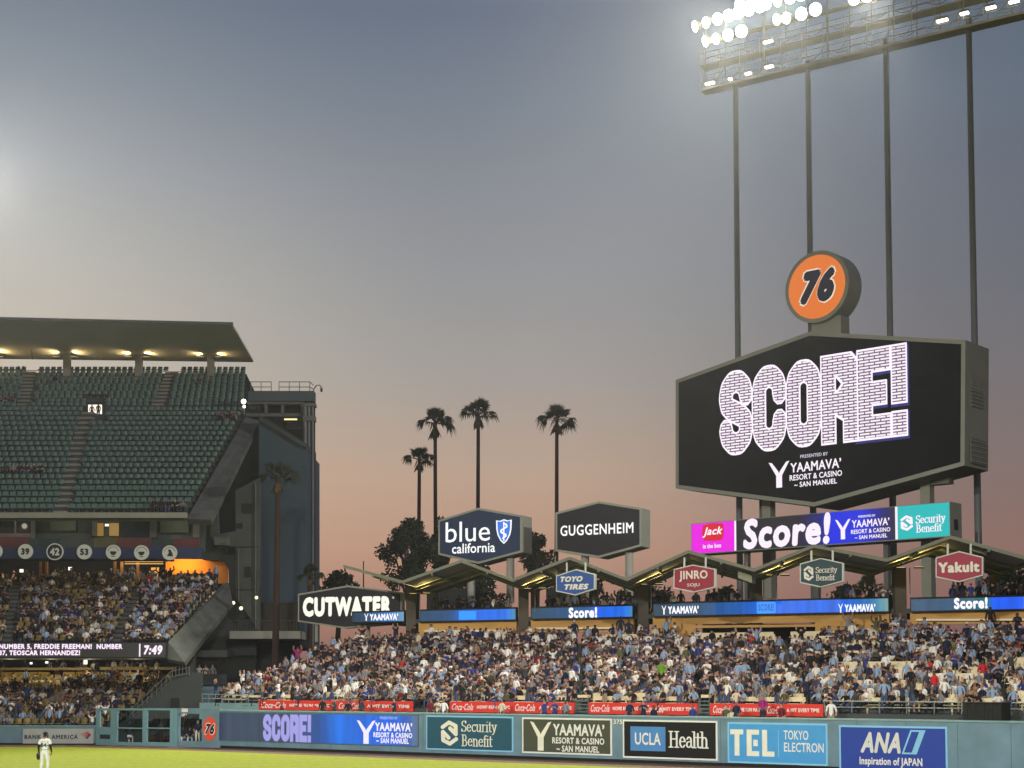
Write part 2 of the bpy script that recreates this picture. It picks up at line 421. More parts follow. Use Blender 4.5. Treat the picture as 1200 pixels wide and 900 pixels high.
# ------------------------------------------------------------------ outfield wall
m_teal = mat('teal_wall_pad', (104, 132, 142), .6, .18, .8, stretch=(1, 1, .25))
m_tealcap = mat('teal_wall_cap', (124, 154, 152), .6, .10, 1.2)
m_tealdk = mat('teal_wall_seam', (72, 108, 112), .7, .05)
m_black = mat('black_paint', (22, 23, 24), .6, .1)
m_white = mat('white_vinyl', (222, 222, 210), .6, .05)
m_cream = mat('cream_vinyl', (226, 224, 200), .6, .05)
WH = WF.px(258, 832.2)[1]
wall = thing('outfield_wall', 'long teal padded outfield wall behind the warning track, carrying the row of signs', 'wall', WF)
lw = WEND
mb = MB()
mb.box(-.02, lw, .16, WH - .06, -.45, 0)
for k in range(1, 26):
    a = k * 2.42
    if a < lw: mb.box(a - .012, a + .012, .2, WH - .08, 0, .006, 1)
mb.build('padding', [m_teal, m_tealdk], wall)
MB().box(-.05, lw, WH - .06, WH + .02, -.5, .05).build('cap', m_tealcap, wall)
MB().box(0, lw, 0, .16, -.4, -.02).build('kickboard', m_black, wall)
letters(wall, '375', pbox(WF, 719, 729.5, 843, 848.5), m_cream, .012, .02)

def rect_sign(name, label, fr, x0, x1, yt, yb, face_m, edge_m, edge=.09, thick=.05, cat='sign', group=None):
    a0, a1, b0, b1 = pbox(fr, x0, x1, yt, yb)
    f = fr.copy(fr.pt((a0 + a1) / 2, b0))
    t = thing(name, label, cat, f, group)
    w, h = (a1 - a0) / 2, b1 - b0
    mb = MB(); mb.box(-w, w, 0, h, .004, thick)
    mb.build('frame', edge_m, t)
    MB().box(-w + edge, w - edge, edge, h - edge, thick + .002, thick + .008).build('face', face_m, t)
    return t, f, (w, h)

# signs on the wall
m_petrol = mat('petrol_blue_vinyl', (38, 84, 100), .55, .06)
m_olive = mat('olive_vinyl', (72, 76, 60), .6, .06)
m_bk = mat('black_vinyl', (20, 22, 22), .55, .06)
m_sky = mat('sky_blue_vinyl', (72, 152, 204), .55, .05)
m_navy = mat('navy_vinyl', (40, 66, 148), .55, .06)
m_ucla = mat('mid_blue_vinyl', (76, 132, 184), .55, .04)
m_paleblue = mat('pale_blue_vinyl', (130, 190, 215), .55, .04)
c1 = .065
t, f, _ = rect_sign('wall_sign', 'dark petrol wall sign with a cream hooked emblem and white serif words', WF, 500, 602, 839, 880, m_petrol, m_paleblue)
swirl(t, pbox(f, 517.5, 537.5, 843.5, 874.5), m_cream, c1)
serif(t, 'Security', pbox(f, 541.5, 583, 845, 857.5), m_cream, c1)
serif(t, 'Benefit', pbox(f, 542, 578, 861.5, 874.5), m_cream, c1)
t, f, _ = rect_sign('wall_sign', 'olive green wall sign with a pale flared Y emblem and three white lines', WF, 612.5, 717.5, 841.4, 884, m_olive, m_white)
why(t, pbox(f, 622, 647, 845.5, 879.5), m_cream, c1)
letters(t, "YAAMAVA\u2019", pbox(f, 649, 709, 848.5, 862.5), m_white, c1, .035)
letters(t, 'RESORT & CASINO', pbox(f, 648, 709, 864.5, 872), m_white, c1, .03)
letters(t, '~ SAN MANUEL', pbox(f, 653, 703, 874, 881.5), m_white, c1, .03)
t, f, _ = rect_sign('wall_sign', 'black wall sign with a mid blue box and large white serif word', WF, 730.5, 841.3, 844, 889.7, m_bk, m_white)
a0, a1, b0, b1 = pbox(f, 739.5, 780.5, 851.5, 880)
MB().box(a0, a1, b0, b1, .05, .062).build('blue_panel', m_ucla, t)
letters(t, 'UCLA', pbox(f, 745, 775, 858.5, 873), m_white, c1 + .01, .02)
serif(t, 'Health', pbox(f, 785, 831, 857.5, 876), m_white, c1, .075, .036)
t, f, _ = rect_sign('wall_sign', 'sky blue wall sign with three huge cream block letters and two smaller words', WF, 853.2, 970.3, 847, 895.7, m_sky, m_paleblue)
# block letters drawn as bars
def bars(t, box, rects, m, c):
    a0, a1, b0, b1 = box; mb = MB()
    for k, (p0, p1, q0, q1) in enumerate(rects):
        mb.box(a0 + p0 * (a1 - a0), a0 + p1 * (a1 - a0), b0 + q0 * (b1 - b0), b0 + q1 * (b1 - b0), c, c + .012 + .0008 * k)
    return mb.build('lettering', m, t)
bars(t, pbox(f, 856.5, 908, 855, 886), [(0, .30, .81, 1), (.10, .21, 0, .81),
     (.38, .49, 0, 1), (.49, .66, .81, 1), (.49, .66, 0, .19), (.53, .63, .38, .62), (.73, .84, 0, 1), (.84, 1, 0, .19)], m_cream, .05)
MB().box(*(lambda b: (b[0], b[1], b[2], b[3]))(pbox(f, 912.6, 913.3, 856, 887)), .05, .062).build('divider', m_paleblue, t)
letters(t, 'TOKYO', pbox(f, 919, 948, 856, 867), m_white, c1, .012)
letters(t, 'ELECTRON', pbox(f, 919.5, 966, 870.5, 881.5), m_white, c1, .012)
t, f, _ = rect_sign('wall_sign', 'navy blue wall sign with big silver slanted letters beside a slanted bar', WF, 984, 1110.8, 850.7, 906, m_navy, m_paleblue)
m_silver = mat('silver_vinyl', (205, 208, 196), .5, .05)
letters(t, 'ANA', pbox(f, 1009, 1056, 858, 882.5), m_silver, c1, .045, .28)
a0, a1, b0, b1 = pbox(f, 1057, 1085.5, 855.5, 884)
mb = MB(); w = a1 - a0; h = b1 - b0
def para(p0, p1, q0, q1, c, mi): mb.poly([(a0 + p * w, b0 + q * h, c) for p, q in (p0, p1, q1, q0)], mi)
mb.poly([(a0, b0, c1), (a0 + .62 * w, b0, c1), (a1, b1, c1), (a0 + .38 * w, b1, c1)], 0)
mb.poly([(a0 + .10 * w, b0 + .07 * h, c1 + .004), (a0 + .42 * w, b0 + .07 * h, c1 + .004), (a0 + .74 * w, b0 + .93 * h, c1 + .004), (a0 + .43 * w, b0 + .93 * h, c1 + .004)], 1)
mb.build('emblem', [m_paleblue, m_navy], t)
letters(t, 'Inspiration of JAPAN', pbox(f, 1008, 1081.5, 887.5, 899.5), m_white, c1, .03)

# the LED board let into the wall
a0, a1, b0, b1 = pbox(WF, 257.5, 491, 836, 871.5)
f = WF.copy(WF.pt(a0, b0)); t = thing('video_board', 'long LED board in the wall fading from slate to bright blue with lilac word', 'video board', f)
w, h = a1 - a0, b1 - b0
MB().box(0, w, 0, h, .004, .05).build('housing', m_tealdk, t)
mm = glow_ramp('led_wall', 0, w, [(0, (30, 52, 84)), (.05, (52, 70, 92)), (.42, (48, 66, 92)), (.55, (20, 86, 170)), (.62, (0, 112, 226)), (.86, (14, 100, 230)), (.95, (40, 96, 186)), (1, (98, 116, 134))], 1.0, .8)
MB().box(.04, w - .04, .05, h - .05, .051, .06).build('screen', mm, t)
m_lilac = glow('lilac_led', (160, 158, 226), 1.0); m_ledw = glow('white_led', (236, 232, 255), 1.05)
m_lilac2 = glow('lilac_dark_led', (92, 96, 170), 1.0)
block(t, 'SCORE!', pbox(f, 309, 366, 836.8, 869.6), m_lilac2, .064, .135)
block(t, 'SCORE!', pbox(f, 309, 366, 836.8, 869.6), m_lilac, .072, .115)
why(t, pbox(f, 419, 441, 844, 871.5), m_ledw, .07)
letters(t, 'PRESENTED BY', pbox(f, 446, 467, 839.7, 843), glow('pale_led', (150, 180, 240)), .07, .03)
letters(t, "YAAMAVA\u2019", pbox(f, 440.5, 484, 846.8, 857), m_ledw, .07, .045)
letters(t, 'RESORT & CASINO', pbox(f, 438.5, 484, 858.4, 864.5), m_ledw, .07, .04)
letters(t, '~ SAN MANUEL', pbox(f, 442, 480, 865, 871.3), m_ledw, .07, .04)

# black equipment box on the wall top, right
D_ = (WF.O + WF.u * WF.px(1150, 846)[0]).y
f = WF.off(-.5).at(1150, 846.8)
t = thing('equipment_box', 'black curtained box standing on top of the bare right end of the wall', 'box', f)
bw = pbox(f, 1128.5, 1173.5, 823, 847)
mb = MB()
for k in range(9):
    p0 = lerp(bw[0], bw[1], k / 9); p1 = lerp(bw[0], bw[1], (k + 1) / 9)
    mb.box(p0, p1, 0, bw[3] - .06 - .02 * (k % 2), -1.2, -.03 * (k % 2))
mb.build('curtain', mat('black_cloth', (38, 40, 38), .9, .15, 3), t)
MB().box(bw[0] - .03, bw[1] + .03, bw[3] - .055, bw[3], -1.25, .03).build('lid', m_black, t)

# ------------------------------------------------------------------ low wall on the left and the bullpen gates
hl = BF0.px(60, 850.5)[1]
lf = BF0.copy(BF0.O)
aL, aR = -20.0, (B1 - B0).dot(BF0.u)
low = thing('low_wall', 'low teal padded wall along the left edge of the field', 'wall', BF0.copy(BF0.pt(aR, 0)))
mb = MB(); mb.box(-45, -.03, .12, hl - .05, -.4, 0); 
mb.build('padding', m_teal, low)
MB().box(-45, -.03, hl - .05, hl + .02, -.45, .04).build('cap', m_tealcap, low)
MB().box(-45, -.03, 0, .12, -.38, -.02).build('kickboard', m_black, low)
m_grey = mat('pale_grey_vinyl', (172, 176, 170), .6, .05)
t, f, _ = rect_sign('wall_sign', 'pale grey sign with dark spaced capitals and small red striped emblem on the low wall', BF0, 27, 109.7, 854, 871.3, m_grey, m_grey, .02)
m_ink = mat('dark_ink', (52, 58, 70), .6, .05); m_redv = mat('red_vinyl', (190, 66, 60), .55, .05)
letters(t, 'BANK', pbox(f, 29, 48.5, 861, 866), m_ink, c1, .04, spacing=1.12)
letters(t, 'OF', pbox(f, 51, 57.5, 861, 866), m_ink, c1, .03)
letters(t, 'AMERICA', pbox(f, 60.8, 91.5, 861, 866), m_ink, c1, .04, spacing=1.12)
a0, a1, b0, b1 = pbox(f, 93.5, 107.5, 857.5, 866.5); mb = MB(); w = a1 - a0; h = b1 - b0
for k in range(4):
    o0, o1 = .02 + k * .15, .12 + k * .15
    mb.poly([(a0 + w * (.02 + .16 * k), b0 + h * (.62 - .16 * k), c1 + .001 * k), (a0 + w * (.14 + .16 * k), b0 + h * (.62 - .19 * k), c1 + .001 * k), (a0 + w * (.80 + .06 * k), b0 + h * (1.0 - .12 * k), c1 + .001 * k), (a0 + w * (.62 + .07 * k), b0 + h * (1.02 - .10 * k), c1 + .001 * k)], k % 2 if k != 1 else 0)
mb.build('emblem', [m_redv, m_ink], t)

m_tealpost = mat('teal_steel', (112, 152, 158), .5, .08)
def post_rect(mb, fr, x0, x1, y0, y1, c0=-.12, c1=0, mi=0):
    a0, a1, b0, b1 = pbox(fr, x0, x1, y0, y1); mb.box(a0, a1, b0, b1, c0, c1, mi)
m_screen = mat('dark_windscreen', (44, 52, 50), .9, .15, 2)
# little door panel beside the low wall
f = BF1.at(124, 873.3)
t = thing('bullpen_door', 'narrow teal door panel with a high window and a dark vent, beside low wall', 'door', f)
mb = MB()
for r in ((112.3, 116.8, 830, 874), (129.3, 134.6, 830, 874), (116.8, 129.3, 830, 832.6), (116.8, 129.3, 852, 860.8), (116.8, 129.3, 866, 874)): post_rect(mb, f, *r)
mb.build('leaf', m_tealpost, t)
mb = MB(); post_rect(mb, f, 116.6, 129.5, 860.6, 866.2, -.1, -.04); mb.build('vent', m_screen, t)
def wires(mb, fr, x0, x1, y0, y1, step=.28, r=.008):
    a0, a1, b0, b1 = pbox(fr, x0, x1, y0, y1)
    a = a0
    while a < a1:
        mb.box(a - r, a + r, b0, b1, -.07, -.07 + r); a += step
for i, (xs, lab) in enumerate((((135.2, 167.5), 'left wide bullpen gate of teal steel with a mid rail and dark opening'), ((167.6, 207.5), 'right wide bullpen gate of teal steel with wide hinge post and mid rail'))):
    x0, x1 = xs
    f = BF1.at((x0 + x1) / 2, 874.2 if i == 0 else 875)
    t = thing('bullpen_gate', lab, 'gate', f, 'bullpen gates')
    yb = 873.6 if i == 0 else 875
    ins = (2.0, .6) if i == 0 else (4.6, 8.5)
    mb = MB(); post_rect(mb, f, x0, x0 + ins[0], 830, yb); post_rect(mb, f, x1 - ins[1], x1, 830, yb)
    post_rect(mb, f, x0 + ins[0], x1 - ins[1], 830, 832.4); post_rect(mb, f, x0 + ins[0], x1 - ins[1], 869.8, yb)
    if i == 1: post_rect(mb, f, 203.3, 203.9, 830, yb, -.1, .03)
    mb.build('gate_frame', m_tealpost, t)
    mb = MB(); post_rect(mb, f, x0 + ins[0], x1 - ins[1], 852.6, 854); mb.build('mid_rail', m_tealcap, t)
    mb = MB(); wires(mb, f, x0 + ins[0], x1 - ins[1], 832.4, 869.8); mb.build('wire_mesh', m_screen, t)
f = BF1.at(233, 875.8)
t = thing('bullpen_fence', 'teal fence section with big square opening left of a round red orange badge', 'fence', f)
mb = MB()
for r in ((207.8, 209.2, 830, 876), (236.5, 258, 830, 876.4), (209.2, 236.5, 830, 836.4), (209.2, 236.5, 868.2, 876)): post_rect(mb, f, *r, -.2, 0)
mb.build('panel', m_teal, t)
mb = MB(); post_rect(mb, f, 213, 220, 830.4, 834.5, 0, .02); mb.build('plate', m_white, t)
mb = MB(); wires(mb, f, 209.2, 236.5, 836.4, 868.2); mb.build('wire_mesh', m_screen, t)
f = BF1.at(246.3, 868)
t = thing('round_badge', 'upright oval orange red badge with a number, on the teal fence post', 'sign', f)
a0, a1, b0, b1 = pbox(f, 238.3, 254.3, 840.3, 867.8); ca, cb = (a0 + a1) / 2, (b0 + b1) / 2
pts = [(ca + (a1 - a0) / 2 * math.cos(2 * math.pi * k / 36), cb + (b1 - b0) / 2 * math.sin(2 * math.pi * k / 36), .04) for k in range(36)]
MB().prism(pts, (0, 0, -.037)).build('disc', mat('orange_red_vinyl', (226, 78, 48), .5, .05), t)
letters(t, '76', pbox(f, 240, 252.8, 847, 861.5), m_cream, .046, .10, .3)
letters(t, '76', pbox(f, 241, 252, 848, 860.5), mat('navy_ink', (22, 32, 66), .5, .05), .052, .05, .3)
# the bullpen behind: clay floor kerb, rear wall, bench
m_dkgreen = mat('dark_green_wall', (48, 66, 64), .8, .12, .7)
Dp = B1.y + 6.5
f = Frame(P(130, 870, Dp), P(262, 870, Dp)).at(190, 872)
t = thing('bullpen_wall', 'dark green rear wall of the bullpen under the stair, seen through the gates', 'wall', f)
a0, a1, b0, b1 = pbox(f, 128, 268, 836, 873); 
MB().box(a0, a1, -.3, b1, -.3, 0).build('wall_panel', m_dkgreen, t)
mb = MB(); 
for r in ((174, 179, 840, 845), (188, 196, 838, 850)): post_rect(mb, f, *r, 0, .06)
mb.build('notice_board', mat('notice_grey', (120, 124, 118), .8, .1), t)
mb = MB(); post_rect(mb, f, 168, 200, 862, 867, 0, .5); mb.build('bench', mat('bench_brown', (70, 44, 36), .8, .1), t)

# ------------------------------------------------------------------ thin haze volume, added to spread a glow round the floodlights
hz = MB().box(-430, 430, -210, 610, -1.03, 76).build('haze', bpy.data.materials.new('haze'))
hm = hz.data.materials[0]; hm.use_nodes = True; ht_ = hm.node_tree; ht_.nodes.clear()
ho = ht_.nodes.new('ShaderNodeOutputMaterial'); hv = ht_.nodes.new('ShaderNodeVolumePrincipled')
hv.inputs['Color'].default_value = (.86, .88, .92, 1); hv.inputs['Density'].default_value = HAZE; hv.inputs['Anisotropy'].default_value = .72
ht_.links.new(hv.outputs[0], ho.inputs['Volume']); hz['kind'] = 'stuff'
# ------------------------------------------------------------------ grandstand on the left
m_conc = mat('grey_concrete', (104, 104, 98), .85, .14, .5, bump=.05)
m_concl = mat('pale_concrete', (150, 148, 136), .85, .12, .5)
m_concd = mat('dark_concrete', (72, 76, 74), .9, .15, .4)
m_roofu = mat('olive_soffit', (206, 200, 190), .8, .06, .25)
m_seatg = mat('teal_seat', (92, 120, 110), .32, .16, .9)
m_seaty = mat('yellow_seat', (150, 132, 80), .5, .12, .9)
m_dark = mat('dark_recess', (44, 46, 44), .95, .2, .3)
m_blue = mat('blue_green_panel', (66, 82, 92), .7, .08, .3)
m_steel = mat('dull_steel', (110, 112, 108), .5, .1, 2, metal=.3)
m_navyf = mat('navy_fascia', (48, 58, 92), .7, .1, .5)
m_redc = mat('dull_red_cloth', (98, 58, 56), .9, .2, 1)
gs = thing('grandstand', 'tall tiered concrete grandstand with rows of empty teal seats and a flat roof', 'grandstand', P(110, 860, 118))
def pxprism(mb, pts, D, thick, mi=0):
    """A block whose outline faces the field at distance D and that runs back by thick metres."""
    q = [P(x, y, D) for x, y in pts]
    mb.prism(q, (0, thick, 0), mi)
def each(name, shapes, D, thick, m, parent):
    for q in shapes:
        mb = MB(); pxprism(mb, q, D, thick); mb.build(name, m, parent, True)
def prect(x0, x1, y0, y1): return [(x0, y0), (x1, y0), (x1, y1), (x0, y1)]

class Deck:
    """Stepped seating between a front edge A-B and a rear edge D-C."""
    def __init__(s, A, B, C, D, n, aisles=(), aw=(), pitch=.56):
        s.A, s.B, s.C, s.D, s.n = A, B, C, D, n; s.aisles = aisles; s.aw = aw; s.pitch = pitch
        s.z0 = (A.z + B.z) / 2; s.z1 = (C.z + D.z) / 2
    def z(s, i): return lerp(s.z0, s.z1, i / (s.n - 1))
    def ends(s, t): return lerp(s.A, s.D, t), lerp(s.B, s.C, t)
    def terrace(s, mb, mi=0, drop=.6):
        for i in range(s.n):
            l0, r0 = s.ends(i / s.n); l1, r1 = s.ends((i + 1) / s.n); z = s.z(i); zp = z - drop if i == 0 else s.z(i - 1)
            mb.quad((l0.x, l0.y, zp), (r0.x, r0.y, zp), (r0.x, r0.y, z), (l0.x, l0.y, z), mi)
            mb.quad((l0.x, l0.y, z), (r0.x, r0.y, z), (r1.x, r1.y, z), (l1.x, l1.y, z), mi)
    def row(s, i, where=.55):
        """Seat places of row i: (point, facing angle)."""
        t = (i + where) / s.n; l, r = s.ends(t); d = r - l; d.z = 0; w = d.length; out = []
        d.normalize(); ang = math.atan2(d.y, d.x)
        k = int(w / s.pitch)
        for j in range(k):
            u = (j + .5) / k
            p = lerp(l, r, u); p.z = s.z(i)
            px, py = project(p)
            skip = False
            for (f0, b0), wd in zip(s.aisles, s.aw):
                if abs(px - lerp(f0, b0, t)) < wd / 2: skip = True
            if not skip: out.append((p, ang))
        return out
    def aisle_steps(s, m, parent):
        for (f0, b0), wd in zip(s.aisles, s.aw):
            mb = MB(); mi = 0
            if max(f0, b0) < -5: continue
            for i in range(s.n):
                t = (i + .5) / s.n; l, r = s.ends(t); fr = Frame(l, r)
                x = lerp(f0, b0, t); y = project(lerp(l, r, .5))[1]
                a, _ = fr.px(x, y); w = wd / 2 / F_PX * l.y * .9
                c = fr.pt(a, 0); z = s.z(i)
                p = [c - fr.u * w + fr.n * .45, c + fr.u * w + fr.n * .45, c + fr.u * w - fr.n * .4, c - fr.u * w - fr.n * .4]
                mb.hexa([(q.x, q.y, z + .004) for q in p] + [(q.x, q.y, z + .19) for q in p], mi)
            mb.build('aisle_steps', m, parent, True)

SEAT_V = [(-.22, -.02, .40), (.22, -.02, .40), (.22, .40, .44), (-.22, .40, .44)]
def seat_geo():
    mb = MB()
    mb.hexa([(-.22, -.24, .42), (.22, -.24, .42), (.22, .2, .40), (-.22, .2, .40), (-.22, -.25, .47), (.22, -.25, .47), (.22, .2, .44), (-.22, .2, .44)])
    mb.hexa([(-.22, .18, .42), (.22, .18, .42), (.22, .24, .42), (-.22, .24, .42), (-.21, .27, .82), (.21, .27, .82), (.21, .33, .82), (-.21, .33, .82)])
    mb.box(-.03, .03, .05, .12, 0, .41)
    return mb
SEATGEO = seat_geo()
def bulk(name, geos, places, mats, parent=None, smooth=False):
    """Many copies of small shapes in one mesh. geos: list of (verts Nx3, faces, face materials); places: (geo index, point, angle, scale, material map)."""
    V, LV, LT, MI = [], [], [], []; off = 0
    prep = []
    for v, f, mi in geos:
        prep.append((np.array(v, dtype=np.float64), np.concatenate([np.array(q) for q in f]), np.array([len(q) for q in f]), np.array(mi)))
    inv = MW[parent.name].inverted() if parent is not None else None
    for gi, p, ang, s, mm in places:
        v, lv, lt, mi = prep[gi]
        c, sn = math.cos(ang), math.sin(ang)
        x = (v[:, 0] * c - v[:, 1] * sn) * s + p[0]; y = (v[:, 0] * sn + v[:, 1] * c) * s + p[1]; z = v[:, 2] * s + p[2]
        V.append(np.stack([x, y, z], 1)); LV.append(lv + off); LT.append(lt); off += len(v)
        MI.append(np.array(mm)[mi] if mm is not None else mi)
    V = np.concatenate(V); LV = np.concatenate(LV); LT = np.concatenate(LT); MI = np.concatenate(MI)
    if inv is not None:
        M = np.array(inv); V = V @ M[:3, :3].T + M[:3, 3]
    me = bpy.data.meshes.new(name)
    me.vertices.add(len(V)); me.vertices.foreach_set('co', V.astype(np.float32).ravel())
    me.loops.add(len(LV)); me.loops.foreach_set('vertex_index', LV.astype(np.int32))
    me.polygons.add(len(LT)); st = np.concatenate([[0], np.cumsum(LT)[:-1]])
    me.polygons.foreach_set('loop_start', st.astype(np.int32)); me.polygons.foreach_set('loop_total', LT.astype(np.int32))
    for m in mats: me.materials.append(m)
    me.polygons.foreach_set('material_index', MI.astype(np.int32))
    if smooth: me.polygons.foreach_set('use_smooth', np.ones(len(LT), dtype=bool))
    me.update(calc_edges=True); me.validate()
    o = bpy.data.objects.new(name, me); col.objects.link(o)
    if parent is not None: o.parent = parent
    return o

XL = -130
up1 = Deck(P(XL, 601, 115), P(217, 602, 115), P(286, 489, 133), P(XL, 486, 133), 19, ((71, 105), (-62, -20)), (17, 17))
up2 = Deck(P(XL, 479, 135), P(285, 480, 135), P(288, 441, 146), P(XL, 439, 146), 11, ((28, 36), (184, 203)), (16, 15))
loge = Deck(P(XL, 757, 108.5), P(197, 757, 108.5), P(259, 686, 123), P(XL, 684, 123), 16, ((8, 20), (134, 170)), (15, 13))
fld = Deck(P(XL, 856, 104.9), P(118, 856, 104.9), P(204, 803, 119), P(XL, 803, 119), 15, ((-40, -35),), (12,))
# terraces
mb = MB(); up1.terrace(mb); up2.terrace(mb, drop=1.2); mb.build('upper_deck', m_concd, gs, True)
m_aisle = mat('aisle_concrete', (140, 138, 126), .9, .15, .8); up1.aisle_steps(m_aisle, gs); up2.aisle_steps(m_aisle, gs)
mb = MB(); loge.terrace(mb); mb.build('middle_deck', m_concd, gs, True)
loge.aisle_steps(m_conc, gs)
mb = MB(); fld.terrace(mb); mb.build('lower_deck', m_concd, gs, True)
# seats: the hundred that show largest, then the rest of them
def seat_places(dk):
    out = []
    for i in range(dk.n):
        for p, a in dk.row(i):
            px, py = project(p)
            if px > -25: out.append((p, a, px, py))
    return out
sp = [q for q in seat_places(up1) if not (99 < q[2] < 123 and q[3] < 500)]
front = sorted([q for q in sp if q[2] > 2], key=lambda q: q[0].y)[:100]
fid = set(id(q) for q in front)
sme = SEATGEO.build('seat', m_seatg, gs); smesh = sme.data
GSI = MW[gs.name].inverted()
for k, (p, a, px, py) in enumerate(front):
    o = sme if k == 0 else sme.copy()
    if k: col.objects.link(o); o.parent = gs
    o.location = GSI @ p; o.rotation_euler = (0, 0, a)
gseat = (SEATGEO.v, SEATGEO.f, SEATGEO.m)
rest = [(0, p, a, 1, [0]) for p, a, px, py in sp if True and id((p)) not in [id(q[0]) for q in front]]
rest += [(0, p, a, 1, [0]) for p, a, px, py in seat_places(up2) if not (98 < px < 124 and py > 470)]
rest += [(0, p, a, 1, [1]) for p, a, px, py in seat_places(loge)]
rest += [(0, p, a, 1, [1]) for p, a, px, py in seat_places(fld)]
tag(bulk('seats', [gseat], rest, [m_seatg, m_seaty], gs), kind='stuff')

# front wall of the top block with its vomitory, rail and back parapet
def strip(mb, L0, R0, z0, z1, mi=0, thick=.25):
    f = Frame(L0, R0); w = (R0 - L0).length
    q = [f.pt(0, 0), f.pt(w, 0), f.pt(w, 0, -thick), f.pt(0, 0, -thick)]
    mb.hexa([(p.x, p.y, z0) for p in q] + [(p.x, p.y, z1) for p in q], mi)
l, r = up2.A, up2.B
mb = MB(); strip(mb, l + Vector((0, -.3, 0)), r + Vector((0, -.3, 0)), P(150, 488, 134.7).z, P(150, 478.5, 134.7).z)
mb.build('parapet', m_concd, gs, True)
mb = MB(); pxprism(mb, prect(103, 119.5, 474, 493), 134.2, .12); mb.build('lit_doorway', glow('lit_doorway', (255, 244, 225), 1.3), gs, True)
mb = MB()
for r_ in (prect(101.5, 103, 471.5, 493), prect(119.5, 121, 471.5, 493), prect(101.5, 121, 471, 474)): pxprism(mb, r_, 134.1, .5)
mb.build('doorway_surround', m_dark, gs, True)
mb = MB()
rr = [P(x, 434.2 + (x > 140) * 1.4, 146.4) for x in (XL, 0, 60, 120, 180, 240, 287)]
mb.tube(rr, .035, 6)
for p in rr: mb.tube([p, p - Vector((0, 0, 1.1))], .03, 6)
mb.build('top_rail', m_steel, gs, True)
mb = MB(); strip(mb, up2.D + Vector((0, .4, 0)), up2.C + Vector((0, .4, 0)), 27, P(150, 438.5, 146.4).z); mb.build('back_parapet', m_concd, gs, True)
# roof
RL, RR = P(XL, 371.5, 134), P(272, 380.5, 134); RBR, RBL = P(297, 424.5, 146), P(XL, 419, 146)
mb = MB(); q = [RL, RR, RBR, RBL]
mb.hexa([tuple(p) for p in q] + [(p.x, p.y, p.z + .2) for p in q]); roof = mb.build('roof', m_roofu, gs, True)
mb = MB(); mb.prism([RL + Vector((0, -.12, -.03)), RR + Vector((.1, -.12, -.03)), RR + Vector((.1, -.12, .2)), RL + Vector((0, -.12, .2))], (0, .1, 0)); mb.build('fascia', m_conc, gs, True)
seam = MB()
for x in (33, 117, -60):
    a, b = P(x, 374 + x * .02, 134.3), P(x + 5, 421, 145.7); tt = Vector((.05, 0, 0))
    seam.quad(a - tt - Vector((0, 0, .03)), a + tt - Vector((0, 0, .03)), b + tt - Vector((0, 0, .03)), b - tt - Vector((0, 0, .03)))
seam.build('roof_seam', m_concl, gs, True)
m_uplamp = glow('warm_lamp', (255, 222, 140), 2.2)
for x in (-10, 77, 161.5, 246):
    D = 143.6; a = P(x - 3.6, 448, D); b = P(x + 3.6, 448, D); t0 = P(x, 412, D)
    mb = MB(); mb.box(a.x, b.x, D, D + .7, a.z, t0.z + .6); c = mb.build('roof_column', m_concl, gs, True)
    for s in (-1, 1):
        p = Vector(((a.x + b.x) / 2 + s * .85, D - .3, t0.z - .62))
        mb = MB(); mb.box(p.x - .32, p.x + .32, p.y - .1, p.y + .1, p.z - .05, p.z + .03)
        fx = MB(); fx.box(p.x - .3, p.x + .3, p.y - .08, p.y + .08, p.z + .032, p.z + .05)
        o = mb.build('uplight', m_dark, gs, True); e = fx.build('lens', m_uplamp, o and gs, True); e.parent = o
        ld = bpy.data.lights.new('uplight_glow', 'SPOT'); ld.energy = 210; ld.color = (1, .72, .30); ld.spot_size = R(150); ld.spot_blend = .6; ld.shadow_soft_size = .1
        lo = bpy.data.objects.new('uplight_glow', ld); col.objects.link(lo); lo.location = p + Vector((0, 0, .06)); lo.rotation_euler = (R(180), s * R(35), 0)
# deck edge, suites level, fascia with its cloth strip
mb = MB(); pxprism(mb, prect(XL, 218, 600.5, 606.8), 114.5, .6); mb.build('deck_edge', m_concl, gs, True)
mb = MB(); pxprism(mb, prect(XL, 232, 604.5, 606.9), 115.2, 1.6); mb.build('suite_soffit', m_concd, gs, True)
mb = MB(); pxprism(mb, prect(XL, 240, 600, 646), 117.6, .4); mb.build('suite_wall', mat('suite_wall_grey', (76, 84, 80), .9, .1, .4), gs, True)
D = 117.3
m_glass = mat('dark_window_glass', (34, 42, 44), .12, .1, .5)
each('window', (prect(-40, 16, 607, 624.9), prect(20, 36, 607, 624.9)), D, .1, m_glass, gs)
each('suite_sill', (prect(-40, 36, 625, 629),), D - .25, .25, m_conc, gs)
each('suite_pillar', (prect(17, 19, 606, 624.9), prect(36.2, 41, 606, 632), prect(108, 113, 606, 628), prect(175.2, 183, 606, 630), prect(226, 233, 606, 630)), D - .2, .25, m_conc, gs)
each('shade_panel', (prect(58, 89, 606, 622), prect(188, 221, 606, 624)), D, .1, mat('olive_blind', (88, 100, 84), .8, .05), gs)
mb = MB(); pxprism(mb, prect(142, 175, 610, 631), D, .1); mb.build('dark_panel', mat('dark_teal_panel', (30, 48, 48), .7, .1), gs, True)
each('lit_doorway', (prect(114, 121, 613, 628), prect(128, 139, 613, 628)), D - .05, .1, glow('amber_interior', (150, 116, 48), .8), gs)
for x_, z_ in ((15, 611), (75, 609), (125, 614), (205, 610)):
    ld = bpy.data.lights.new('suite_lamp', 'POINT'); ld.energy = 26; ld.color = (1, .86, .66); ld.shadow_soft_size = .2
    lo = bpy.data.objects.new('suite_lamp', ld); col.objects.link(lo); lo.location = P(x_, z_ + 1, 115.9)
